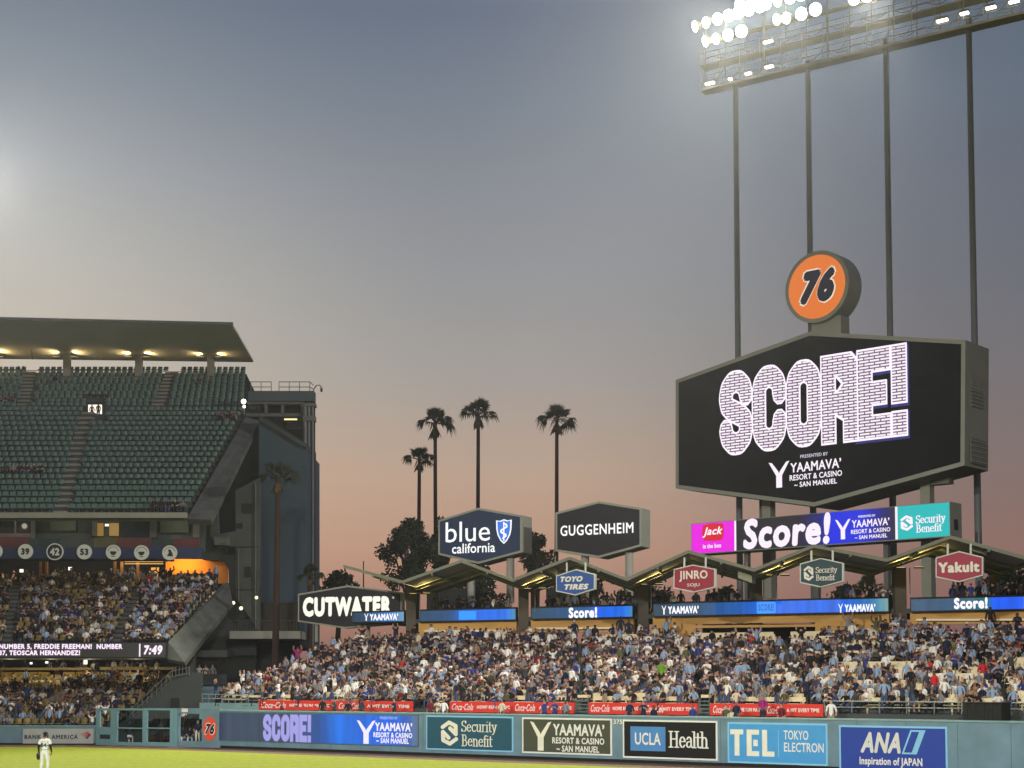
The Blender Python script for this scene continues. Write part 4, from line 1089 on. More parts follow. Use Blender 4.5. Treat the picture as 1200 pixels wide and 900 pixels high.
# walkway behind the boards
mb = MB(); wy = BKF.px(700, 716)[1]
mb2 = BKF.off(-.4); a0, a1 = mb2.px(440, 715)[0], mb2.px(1330, 715)[0]
WALKZ = 8.75
qa, qb, qc, qd = mb2.pt(a0, 0), mb2.pt(a1, 0), mb2.pt(a1, 0, -9), mb2.pt(a0, 0, -9)
mb.hexa([(p.x, p.y, WALKZ - .3) for p in (qa, qb, qc, qd)] + [(p.x, p.y, WALKZ) for p in (qa, qb, qc, qd)])
wk = thing('upper_walkway', 'concrete walkway behind the LED boards where people stand under the roof', 'walkway', on_back(700, -3))
mb.build('slab', m_concd, wk, True)
fb = BKF.off(-9.2)
for x0, x1 in ((500, 560), (640, 700)):
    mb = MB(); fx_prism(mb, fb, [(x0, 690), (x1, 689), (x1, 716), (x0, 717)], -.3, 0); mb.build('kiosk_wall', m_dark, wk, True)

# ------------------------------------------------------------------ folded roof
cn = thing('bleacher_roof', 'olive zigzag folded roof over the rear of the bleachers', 'roof', on_back(760, 3))
ff = BKF.off(6.3); fbk = BKF.off(-6.0)
zig = [(403, 664.5), (472, 683), (541, 658.5), (601, 681), (668, 655), (735, 680), (807, 647.5), (884, 669), (954, 641), (1040, 657.5), (1114, 630.5), (1205, 656), (1290, 628), (1380, 652)]
m_roofz = mat('olive_roof', (134, 130, 110), .75, .08, .6); m_roofedge = mat('olive_edge', (118, 120, 102), .7, .08, .6)
pts = [ff.pt(*ff.px(x, y)) for x, y in zig]
depthv = Vector((1.7, 12.0, 0))
for i in range(len(pts) - 1):
    a, b = pts[i], pts[i + 1]
    if i == 0: c, d = b + depthv, a + depthv * .35
    else: c, d = b + depthv, a + depthv
    mb = MB(); q = [a, b, c, d]; th = Vector((0, 0, .14))
    mb.hexa([tuple(p) for p in q] + [tuple(p + th) for p in q]); mb.build('roof_plate', m_roofz, cn, True)
    mb = MB(); e = ff.n * .06
    mb.prism([a + e - Vector((0, 0, .05)), b + e - Vector((0, 0, .05)), b + e + Vector((0, 0, .155)), a + e + Vector((0, 0, .155))], -ff.n * .055); mb.build('edge_beam', m_roofedge, cn, True)
    mb = MB()
    for t in (.35, .68):
        if i == 0 and t > .3: continue
        p0, p1 = a + depthv * t - Vector((0, 0, .16)), b + depthv * t - Vector((0, 0, .16))
        mb.tube([p0, p1], .11, 6)
    mp, mq = (a + b) / 2, (a + b) / 2 + depthv * (.3 if i == 0 else 1)
    mb.tube([mp - Vector((0, 0, .1)), mq - Vector((0, 0, .1))], .08, 6)
    mb.build('rafter', m_roofedge, cn, True)
# columns at the valleys and their warm uplights
m_colm = mat('brown_column', (84, 78, 68), .85, .2, .6)
for i in (1, 3, 5, 7, 9, 11):
    x_, back = {1: (482, .6), 3: (613.5, .6), 5: (753, .6), 7: (886, 1.6), 9: (1054, .6), 11: (1212, .6)}[i]
    cf = BKF.off(-back); v = cf.pt(*cf.px(x_, 700)); base_z = BZ
    zt = pts[i].z + .1
    mb = MB(); w = .36
    mb.box(v.x - w, v.x + w, v.y - w, v.y + w, base_z, zt); mb.build('column', m_colm, cn, True)
    mb = MB(); v2 = pts[i] + depthv * .93
    mb.tube([(v2.x, v2.y, base_z), (v2.x, v2.y, v2.z)], .3, 10); mb.build('column', m_concl, cn, True)
    if i > 9: continue
    x, y = {1: (492, 687.5), 3: (627, 684.5), 5: (763, 678.5), 7: (910, 673), 9: (1066, 667.5)}[i]
    fo = BKF.off(1.6); p = fo.pt(*fo.px(x, y))
    bpy.context.view_layer.update()
    hit, hp, *_ = sc.ray_cast(bpy.context.evaluated_depsgraph_get(), Vector((p.x, p.y, WALKZ + .6)), Vector((0, 0, 1)), distance=6)
    if hit: p.z = hp.z - .5
    t = thing('canopy_light', 'pair of warm uplights under the zigzag roof ' + {1: 'left of the big sign with a shield', 3: 'left of the small blue hexagon sign', 5: 'left of the lit crimson hexagon sign', 7: 'left of the dark teal hexagon sign', 9: 'left of the maroon hexagon sign'}[i], 'light', p, 'warm uplights under the zigzag roof')
    MB().tube([(0, 0, -1.6), (0, 0, 0)], .035, 6).build('stem', m_steel, t)
    for s in (-1, 1):
        mb = MB(); c = BKF.u * (s * .55); mb.box(c.x - .27, c.x + .27, c.y - .12, c.y + .12, -.06 - .1 * 0, .02)
        h = mb.build('lamp_head', m_dark, t)
        mb = MB(); mb.box(c.x - .24, c.x + .24, c.y - .1, c.y + .1, .022, .032); mb.build('lens', glow('warm_lamp', (255, 222, 140), 2.2), t).parent = h
        ld = bpy.data.lights.new('uplight_glow', 'SPOT'); ld.energy = 330; ld.color = (1, .74, .24); ld.spot_size = R(165); ld.spot_blend = .6; ld.shadow_soft_size = .3
        lo = bpy.data.objects.new('uplight_glow', ld); col.objects.link(lo); lo.location = p + c + Vector((0, 0, .1)) + ff.n * .1; lo.rotation_euler = (R(180), 0, 0)
# equipment boxes hung under the roof
for k, (x, y, w, lab) in enumerate(((648, 671, 12, 'pale hanging speaker box left of the small blue hexagon sign'), (873, 679, 16, 'pale hanging speaker box between crimson and teal hexagon signs'), (1146, 646, 18, 'pale hanging speaker box above the right corner of the maroon hexagon sign'))):
    fo = BKF.off(5.0); f = fo.at(x, y); t = thing('hanging_speaker', lab, 'speaker', f, 'speaker boxes under the zigzag roof'); h = w / F_PX * 50
    mb = MB(); q = [(-h, .10, 0), (h, -.24, 0), (h, .20, 0), (-h, .52, 0)]; mb.prism(q, (0, 0, -.8)); mb.build('cabinet', mat('pale_cabinet', (150, 150, 128), .7, .08), t)
    MB().tube([(0, .3, -.4), (0, 1.1, -.4)], .03, 5).build('bracket', m_steel, t)

# ------------------------------------------------------------------ hexagonal signs
m_frame = mat('olive_grey_frame', (142, 144, 128), .6, .06, .8)
def hexsign(name, label, fr, pts, thick, face_m, edge, base_xy, edge_m=None, group=None, cat='sign'):
    f = fr.at(*base_xy); t = thing(name, label, cat, f, group)
    P2 = [f.px(x, y) for x, y in pts]
    mb = MB(); mb.prism([(a, b, 0) for a, b in P2], (0, 0, -thick)); mb.build('housing', edge_m or m_frame, t)
    ca = sum(a for a, b in P2) / len(P2); cb = sum(b for a, b in P2) / len(P2)
    # inset the outline by a constant width
    n = len(P2); ins = []
    for i in range(n):
        p0, p1, p2 = Vector(P2[i - 1]).to_2d(), Vector(P2[i]).to_2d(), Vector(P2[(i + 1) % n]).to_2d()
        def nrm(a, b):
            d = (b - a).normalized(); m = Vector((-d.y, d.x)); 
            return m if m.dot(Vector((ca, cb)) - a) > 0 else -m
        n1, n2 = nrm(p0, p1), nrm(p1, p2); bis = (n1 + n2).normalized(); k = edge / max(.3, bis.dot(n1))
        ins.append(p1 + bis * k)
    MB().prism([(p.x, p.y, .014) for p in ins], (0, 0, -.012)).build('face', face_m, t)
    return t, f
m_ledges = m_frame
# small signs hung under the roof peaks
HF = BKF.off(6.9)
m_tblue = mat('royal_blue_sign', (46, 84, 150), .5, .06); m_jred = mat('crimson_sign', (150, 34, 56), .5, .06)
m_sgreen = mat('dark_teal_sign', (30, 58, 66), .5, .06); m_yred = mat('maroon_sign', (156, 34, 60), .5, .06)
m_lt = mat('sign_letter_cream', (228, 224, 206), .5, .05); m_wedge = mat('sign_edge_white', (196, 200, 188), .6, .05)
def hangers(t, f, xs, y0, y1):
    for x in xs:
        p, q = f.px(x, y1), f.px(x, y0); MB().tube([(p[0], p[1], -.15), (q[0], q[1], -.15)], .06, 6).build('hanger', m_wedge, t)
t, f = hexsign('hanging_sign', 'small royal blue hexagon sign with two slanted pale words under the roof', HF, [(651.5, 674.5), (675, 667), (697, 672.5), (697, 690.5), (674, 697.8), (651.5, 693)], .3, m_tblue, .07, (674, 697.8), m_wedge, 'hexagon signs hung under the roof')
letters(t, 'TOYO', pbox(f, 657, 683, 675.3, 682), m_lt, .03, .06, .25); letters(t, 'TIRES', pbox(f, 661.5, 690, 684.3, 691), m_lt, .03, .06, .25); hangers(t, f, (663, 685), 659, 670)
t, f = hexsign('hanging_sign', 'crimson hexagon sign with tall cream capitals, hung under the roof left of the teal one', HF, [(789.3, 667), (812, 661.5), (838, 666.5), (838, 688.5), (813.5, 694.3), (789.3, 689.5)], .3, m_jred, .07, (813.5, 694.3), m_wedge, 'hexagon signs hung under the roof')
letters(t, 'JINRO', pbox(f, 796, 829.5, 668.5, 681.5), m_lt, .03, .03); letters(t, 'SOJU', pbox(f, 805.5, 820, 683.5, 688.3), m_lt, .03, .02); hangers(t, f, (801, 826), 653, 665)
t, f = hexsign('hanging_sign', 'dark teal hexagon sign with hooked emblem and serif words, hung under the roof', HF, [(937.3, 660.5), (962, 653.7), (988, 659.5), (988, 681.5), (962, 688.5), (937.3, 683)], .3, m_sgreen, .07, (962, 688.5), m_wedge, 'hexagon signs hung under the roof')
swirl(t, pbox(f, 942, 953.5, 662.8, 681), m_lt, .03); serif(t, 'Security', pbox(f, 956, 981, 664.3, 671), m_lt, .03, .07, .035); serif(t, 'Benefit', pbox(f, 956.5, 978.5, 673.3, 680), m_lt, .03, .07, .035); hangers(t, f, (950, 975), 645, 657)
t, f = hexsign('hanging_sign', 'maroon hexagon sign with one chunky cream word, rightmost under the roof', HF, [(1096.3, 653.5), (1124, 645.7), (1152, 652.5), (1152, 674.5), (1124, 682.3), (1096.3, 676.5)], .3, m_yred, .07, (1124, 682.3), m_wedge, 'hexagon signs hung under the roof')
letters(t, 'Yakult', pbox(f, 1099.5, 1148, 658.5, 671), m_lt, .03, .055); hangers(t, f, (1110, 1137), 637, 650)

# large roof-top signs
BF = BKF.off(-7.5)
m_navyface = mat('navy_sign_face', (36, 54, 82), .5, .06); m_blackface = mat('black_sign_face', (17, 17, 24), .5, .06)
m_lit = glow('lit_letter', (250, 250, 250), 1.1); m_lity = glow('lit_letter_warm', (250, 248, 232), 1.05)
t, f = hexsign('rooftop_sign', 'large navy hexagon rooftop sign with lit rounded white lettering and glowing blue shield', BF, [(513.5, 609.5), (560.5, 595), (611.7, 603.7), (611.7, 647), (560.5, 660.8), (513.5, 650)], 1.75, m_navyface, .16, (560, 662))
letters(t, 'blue', pbox(f, 522.5, 574.5, 611, 634.8), m_lit, .04, .0); letters(t, 'california', pbox(f, 530, 580.5, 636.3, 648), m_lit, .04, .012)
def shield(t, box, m, c):
    a0, a1, b0, b1 = box; w = a1 - a0; h = b1 - b0
    o = [(0, .97), (.25, .94), (.5, 1), (.75, .94), (1, .97), (.98, .6), (.9, .36), (.72, .14), (.5, 0), (.28, .14), (.1, .36), (.02, .6)]
    return MB().poly([(a0 + w * p, b0 + h * q, c) for p, q in o]).build('shield', m, t)
sb = pbox(f, 581.5, 600, 608.5, 637.5)
shield(t, sb, m_lit, .035)
ins = (lerp(sb[0], sb[1], .09), lerp(sb[0], sb[1], .91), lerp(sb[2], sb[3], .06), lerp(sb[2], sb[3], .955)); shield(t, ins, glow('shield_blue', (46, 116, 232), 1.0), .042)
mb = MB(); a0, a1, b0, b1 = ins; fxx = lambda p, q: (a0 + p * (a1 - a0), b0 + q * (b1 - b0))
nib(mb, [(.5, .08), (.5, .92)], .045, .03, fxx, .046); nib(mb, [(.5, .86), (.7, .8), (.72, .7), (.3, .56), (.3, .46), (.64, .36), (.64, .28), (.44, .2)], .07, .035, fxx, .047); mb.build('emblem', m_lit, t)
for x in (546, 592):
    p = f.px(x, 650); q = f.px(x, 706); MB().tube([(p[0], p[1] - .2, -.9), (q[0], q[1], -.9)], .3, 12).build('post', m_concl, t)
t, f = hexsign('rooftop_sign', 'large black hexagon rooftop sign with square lit white capitals', BF, [(650.8, 600.7), (701.8, 587.2), (751.8, 595.2), (751.8, 640), (701.8, 653.8), (650.8, 646)], 1.75, m_blackface, .16, (701, 655))
letters(t, 'GUGGENHEIM', pbox(f, 657, 742.5, 614, 626.5), m_lit, .04, .016, spacing=1.06)
for x in (680, 732):
    p = f.px(x, 643); q = f.px(x, 706); MB().tube([(p[0], p[1] - .2, -.9), (q[0], q[1], -.9)], .3, 12).build('post', m_concl, t)
CF = Frame(P(349, 740, 115.5), P(470, 740, 113.5))
t, f = hexsign('angular_sign', 'wide black angular sign with tall cream condensed capitals beside the tower', CF, [(349, 696), (407.5, 686), (471, 694), (471, 731), (404, 736.5), (349, 728.5)], .7, m_blackface, .12, (404, 752))
letters(t, 'CUTWATER', pbox(f, 355, 458.5, 699, 722.5), m_lity, .03, .07)
letters(t, '\u00ae', pbox(f, 459.8, 462.2, 699, 701.8), m_lity, .03, .0)
for x in (369, 430):
    p = f.px(x, 730); q = f.px(x, 752); MB().tube([(p[0], p[1], -.35), (q[0], q[1], -.35)], .14, 10).build('post', m_frame, t)
# ------------------------------------------------------------------ scoreboard group
SF = Frame(P(792, 508, 135), P(1131, 471, 117))
m_scr = glow('dark_screen', (25, 26, 25), 1.0); m_scr.node_tree.nodes['Principled BSDF'].inputs['Base Color'].default_value = (.003, .003, .003, 1); m_scr.node_tree.nodes['Principled BSDF'].inputs['Specular IOR Level'].default_value = .05
_t = m_scr.node_tree; _c = _t.nodes.new('ShaderNodeTexCoord'); _b = _t.nodes.new('ShaderNodeTexBrick')
_b.offset = 0; _b.inputs['Scale'].default_value = 1; _b.inputs['Brick Width'].default_value = 1.28; _b.inputs['Row Height'].default_value = .96; _b.inputs['Mortar Size'].default_value = .012
for _n, _v in (('Color1', (12, 13, 13)), ('Color2', (18, 19, 19)), ('Mortar', (9, 10, 10))): _b.inputs[_n].default_value = (*lin(_v), 1)
_t.links.new(_c.outputs['Object'], _b.inputs['Vector']); _t.links.new(_b.outputs['Color'], _t.nodes['Principled BSDF'].inputs['Emission Color'])
t, f = hexsign('scoreboard', 'huge hexagonal scoreboard with a black screen and olive grey frame', SF, [(791.7, 445.3), (949, 388.6), (1131.3, 398.4), (1130.3, 545.3), (954, 593.5), (791.7, 572.3)], 4.2, m_scr, .34, (954, 594), cat='scoreboard')
brick = bpy.data.materials.new('brick_led'); brick.use_nodes = True; bt = brick.node_tree; bs = bt.nodes['Principled BSDF']
tc = bt.nodes.new('ShaderNodeTexCoord'); bk = bt.nodes.new('ShaderNodeTexBrick')
bk.inputs['Scale'].default_value = 1.0; bk.inputs['Brick Width'].default_value = .95; bk.inputs['Row Height'].default_value = .245; bk.inputs['Mortar Size'].default_value = .05
bk.inputs['Color1'].default_value = (*lin((255, 250, 255)), 1); bk.inputs['Color2'].default_value = (*lin((246, 232, 246)), 1); bk.inputs['Mortar'].default_value = (*lin((96, 66, 96)), 1)
bt.links.new(tc.outputs['Object'], bk.inputs['Vector']); bt.links.new(bk.outputs['Color'], bs.inputs['Emission Color']); bs.inputs['Emission Strength'].default_value = 1.0
bs.inputs['Base Color'].default_value = (.02, .02, .02, 1)
m_wl = glow('score_outline', (252, 240, 255), 1.1); m_bl = glow('score_blue_edge', (34, 42, 126), .8)
sbx = pbox(f, 843.5, 1064.5, 419.5, 522.5)
block(t, 'E!', (lerp(sbx[0], sbx[1], .735) + .12, sbx[1] + .1, sbx[2] - .16, sbx[3] - .2), m_bl, .022, .15)
block(t, 'SCORE!', sbx, m_wl, .03, .142)
block(t, 'SCORE!', sbx, brick, .045, .118)
m_tiny = glow('tiny_led', (210, 205, 225), .95)
letters(t, 'PRESENTED BY', pbox(f, 938, 970.5, 531.3, 535.3), m_tiny, .03, .02)
m_led3 = glow('sign_led', (246, 236, 248), 1.05)
why(t, pbox(f, 901, 925.5, 541, 571.5), m_led3, .03)
letters(t, "YAAMAVA\u2019", pbox(f, 926.5, 986, 539.6, 551.2), m_led3, .03, .026)
letters(t, 'RESORT & CASINO', pbox(f, 925.5, 987, 553.8, 560.6), m_led3, .03, .024)
letters(t, '~ SAN MANUEL', pbox(f, 931, 981, 562.8, 569), m_led3, .03, .024)
# vents on the flank
u_ = f.px(1131, 471)[0]
a_flank = f.px(1130.6, 470)[0]
m_ventm = mat('vent_olive', (116, 118, 104), .7, .1)
for (d0, d1, y0, y1) in ((1.0, 3.2, 404, 431), (1.0, 3.2, 434, 448), (1.0, 3.2, 452, 474), (.8, 3.6, 511, 541)):
    b0, b1 = f.px(1131, y1)[1], f.px(1131, y0)[1]; mb = MB()
    mb.box(a_flank + .005, a_flank + .05, b0, b1, -d1, -d0)
    for k in range(5): bb = lerp(b0, b1, (k + .5) / 5); mb.box(a_flank + .045, a_flank + .09, bb - .05, bb + .05, -d1 + .08, -d0 - .08, 1)
    mb.build('vent', [m_ventm, m_frame], t)
for x, y0, y1 in ((1067, 556, 700), (880, 580, 700)):
    p = f.px(x, y0); q = f.px(x, y1); MB().box(p[0] - .42, p[0] + .42, q[1], p[1], -3.2, -2.4).build('leg', m_frame, t)
p = f.px(1078, 565); MB().box(p[0] - .2, p[0] + 1.4, p[1], p[1] + .7, -3.0, -2.2).build('bracket', m_conc, t); p = f.px(869, 587); MB().box(p[0] - .3, p[0] + .9, p[1] - 1.2, p[1] + .6, -3.6, -3.25).build('bracket', m_conc, t)
# round sign on top
bf = SF.off(-.4)
cx = bf.px(957, 336)
f = bf.at(962, 388)
t = thing('ball_sign', 'round orange drum sign with a navy number on top of the scoreboard', 'sign', f)
c = f.px(957, 336); rr = (f.px(957, 294)[1] - f.px(957, 378)[1]) / 2
TH = 2.1
ring = lambda r, z: [(c[0] + r * math.cos(2 * math.pi * k / 56), c[1] + r * math.sin(2 * math.pi * k / 56), z) for k in range(56)]
o = MB().prism(ring(rr, 0), (0, 0, -TH)).build('drum', m_frame, t)
mo = glow_ramp('orange_lit_face', c[1] - rr, c[1] + rr, [(0, (232, 118, 34)), (1, (240, 130, 40))], .9, 0)
MB().prism(ring(rr * .885, .02), (0, 0, -.018)).build('face', mo, t)
m_nv = mat('deep_navy', (24, 32, 66), .5, .04)
sb = pbox(f, 937.5, 979, 315.5, 355)
letters(t, '76', sb, glow('pale_outline', (240, 226, 206), .9), .034, .105, .3, grow=.13)
letters(t, '76', sb, m_nv, .046, .075, .3)
p, q = f.px(947, 378), f.px(982, 389)
MB().box(p[0], q[0], -.6, p[1] + .3, -TH + .2, -.5).build('neck', m_frame, t)
# long LED strip below
LF = Frame(P(810, 628, 131), P(1113, 610, 115))
f = LF.at(960, 642)
t = thing('strip_screen', 'long LED strip below the scoreboard with magenta left end and turquoise right end', 'LED board', f)
b = pbox(f, 809.8, 1114, 601, 638.5); b = (f.px(810, 628)[0], f.px(1113.5, 611)[0], f.px(960, 638.5)[1], f.px(960, 601.7)[1])
MB().box(b[0], b[1], b[2] - .08, b[3] + .05, -1.9, 0).build('housing', m_frame, t)
m_teal3 = glow('turquoise_led', (22, 186, 186), 1.0); m_mag = glow('magenta_led', (236, 12, 226), 1.0)
xa = f.px(861, 628)[0]; xb = f.px(1049.5, 613)[0]
h0, h1 = b[2], b[3]
MB().box(b[0] + .06, xa, h0, h1, .002, .014).build('screen', m_mag, t)
stp = [(0, (30, 28, 30)), (.42, (32, 28, 36)), (.56, (20, 30, 120)), (.62, (16, 40, 226)), (.8, (24, 44, 216)), (.92, (30, 30, 120)), (1, (40, 34, 44))]
MB().box(xa + .02, xb - .02, h0, h1, .002, .014).build('screen', glow_ramp('led_strip', xa, xb, stp, 1.0), t)
MB().box(xb + .18, b[1] - .06, h0, h1, .002, .014).build('screen', m_teal3, t)
MB().box(xa - .02, xa + .16, h0, h1, .016, .022).build('divider', m_led3, t); MB().box(xb - .02, xb + .18, h0, h1, .016, .022).build('divider', m_led3, t)
q = pbox(f, 822.5, 848.5, 613, 634); mb = MB(); w, h = q[1] - q[0], q[3] - q[2]
mb.poly([(q[0] + w * p, q[2] + h * r_, .02) for p, r_ in ((.1, .05), (.5, 0), (.92, .02), (1, .4), (.97, .92), (.55, 1), (.08, .93), (0, .5))]); mb.build('badge', glow('red_led', (216, 18, 44), 1.0), t)
letters(t, 'Jack', pbox(f, 823.5, 847, 617.5, 629.5), m_led3, .03, .03, .3); letters(t, 'in the box', pbox(f, 824, 845.5, 637, 642.3), m_led3, .03, .025)
letters(t, 'Score!', (f.px(871, 622)[0], f.px(973.5, 620)[0], f.px(920, 641)[1], f.px(920, 604.3)[1]), m_led3, .03, .045, .08)
why(t, pbox(f, 979, 997, 608.5, 632), m_led3, .03)
letters(t, 'PRESENTED BY', pbox(f, 1006, 1026, 603.4, 606), m_led3, .03, .02)
letters(t, "YAAMAVA\u2019", pbox(f, 998.5, 1042.5, 608, 617), m_led3, .03, .026)
letters(t, 'RESORT & CASINO', pbox(f, 997.5, 1043.5, 619.3, 624.4), m_led3, .03, .022)
letters(t, '~ SAN MANUEL', pbox(f, 1002, 1040, 626.4, 631), m_led3, .03, .022)
swirl(t, pbox(f, 1055.5, 1070, 603.5, 622.5), m_led3, .03)
serif(t, 'Security', pbox(f, 1073.5, 1108, 603, 612.3), m_led3, .03, .075, .036); serif(t, 'Benefit', pbox(f, 1074, 1104, 614, 623), m_led3, .03, .075, .036)
MB().box(b[1] + .004, b[1] + .04, b[2] + .5, b[2] + 1.3, -1.2, -.6).build('hatch', m_dark, t)
for x in (866, 948, 1030): p = f.px(x, 620); MB().box(p[0] - .2, p[0] + .2, -8, b[2] - .1, -1.4, -1.0).build('leg', m_conc, t)

# ------------------------------------------------------------------ floodlight tower
TF = Frame(P(820, 104, 138), P(1190, 12, 122))
TF = TF.at(820, 104)
lt = thing('floodlight_tower', 'tall floodlight tower of four slim poles carrying a long gantry of lit lamps', 'light tower', TF.copy(TF.pt(14, -TF.O.z)))
m_pole = mat('grey_green_pole', (108, 114, 110), .6, .1, .3); m_gan = mat('gantry_steel', (186, 182, 156), .6, .1, .6)
def lw_(a, b, c): return TF.pt(a, b, c)
for x, y in ((858.5, 94), (943.4, 73), (1035, 46), (1132.5, 21)):
    a, b = TF.px(x, y); p = TF.pt(a, b, -.6)
    mb = MB(); mb.tube([(p.x, p.y, 0), (p.x, p.y, p.z + .3), ], [.31, .23], 14); mb.build('pole', m_pole, lt, True)
GL = 46.0
def tbox(mb, a0, a1, b0, b1, c0, c1, mi=0):
    mb.hexa([tuple(TF.pt(*q)) for q in ((a0, b0, c1), (a1, b0, c1), (a1, b0, c0), (a0, b0, c0), (a0, b1, c1), (a1, b1, c1), (a1, b1, c0), (a0, b1, c0))], mi)
mb = MB(); tbox(mb, 0, GL, -.22, -.02, -1.3, 0); tbox(mb, 0, GL, 2.05, 2.2, -1.3, 0); tbox(mb, 0, GL, 4.5, 4.62, -1.3, -.6); mb.build('walkway', m_gan, lt, True)
mb = MB()
for b in (.55, 1.1, 2.75, 3.25): mb.tube([TF.pt(0, b, 0), TF.pt(GL, b, 0)], .035, 5); mb.tube([TF.pt(0, b, -1.3), TF.pt(GL, b, -1.3)], .03, 5)
for k in range(24):
    a = k * 2.0; mb.tube([TF.pt(a, -.1, 0), TF.pt(a, 3.3, 0)], .035, 5)
    mb.tube([TF.pt(a + .0, -.1, -1.3), TF.pt(a, 3.3 + 4.0, -1.3)], .05, 5)
    mb.tube([TF.pt(a, -.1, -1.3), TF.pt(a + 2, 2.1, -1.3)], .03, 4)
    if k % 3 == 0: mb.tube([TF.pt(a + .4, 0, -.05), TF.pt(a + .4, 5.2, -.05)], .05, 5)
mb.build('handrail', m_gan, lt, True)
for bz, cz in ((2.95, -.9), (.75, -.7)):
    MB().tube([TF.pt(k * .77, bz + .28 * math.sin(k * 1.7), cz) for k in range(60)], .045, 4).build('cabling', m_gan, lt, True)
m_flood = glow('floodlamp_lens', (255, 252, 236), 12.0); m_hous = mat('lamp_housing', (150, 146, 120), .5, .1)
def lamp(x, y, r, yaw, tilt, c=.45):
    a, b = TF.px(x, y); p = TF.pt(a, b, c)
    d = (TF.n * math.cos(R(yaw)) + TF.u * math.sin(R(yaw))) * math.cos(R(tilt)) - UP * math.sin(R(tilt))
    x_ = d.cross(UP).normalized(); y_ = x_.cross(d).normalized()
    mb = MB(); n = 18
    for k, (rad, back) in enumerate(((r, 0), (r * .95, .25), (r * .6, .55), (r * .25, .8))):
        mb.v += [tuple(p - d * back * r * 2 + (x_ * math.cos(2 * math.pi * j / n) + y_ * math.sin(2 * math.pi * j / n)) * rad) for j in range(n)]
    for k in range(3):
        for j in range(n): mb.f.append((k * n + j, k * n + (j + 1) % n, (k + 1) * n + (j + 1) % n, (k + 1) * n + j)); mb.m.append(0)
    mb.f.append(tuple(3 * n + j for j in range(n))); mb.m.append(0)
    h = mb.build('floodlight', m_hous, lt, True)
    l = MB().disc(p + d * .01, x_, y_, r * .97, r * .97, 20).build('lens', m_flood, lt, True); l.parent = h
lamps = [(817, 33, -35), (830, 28.4, -20), (843.5, 24.3, -10), (829, 50.5, -38), (841.5, 47.5, -25), (855.5, 43, -8), (871.3, 38.6, 10), (856.5, 20.5, 0), (868, 17, 5), (880, 13.4, 0), (893, 9.5, 8), (900, 7, 30),
         (870, 8, 0), (884, 4.5, 0), (912.5, 25, -30), (924, 23.2, -25), (941.5, 18.4, -5), (958, 13.2, 6), (913.5, 3.4, -20), (928, -1, 0), (941, -4, 0), (955, -8, 0), (1003, 1.5, 40), (1018, -3, 10), (1032, -7, 0)]
for x, y, yaw in lamps: lamp(x, y, .50 + .06 * (abs(yaw) < 15), yaw, 22)
m_work = glow('work_lamp', (255, 252, 240), 4.0)
for x, y, w in ((833, 97, .42), (857, 92, .14), (878, 85.5, .26), (902.5, 77.5, .36), (901, 48.3, .4), (1105, 23.3, .46), (1131, 15, .34), (1162, 8.3, .4), (1189, 1.3, .4)):
    a, b = TF.px(x, y); mb = MB(); tbox(mb, a - w, a + w, b - .04, b + .16, .02, .34); h = mb.build('work_light', m_hous, lt, True)
    mb = MB(); tbox(mb, a - w, a + w, b - .2, b - .045, .02, .35); l = mb.build('lens', m_work, lt, True); l.parent = h

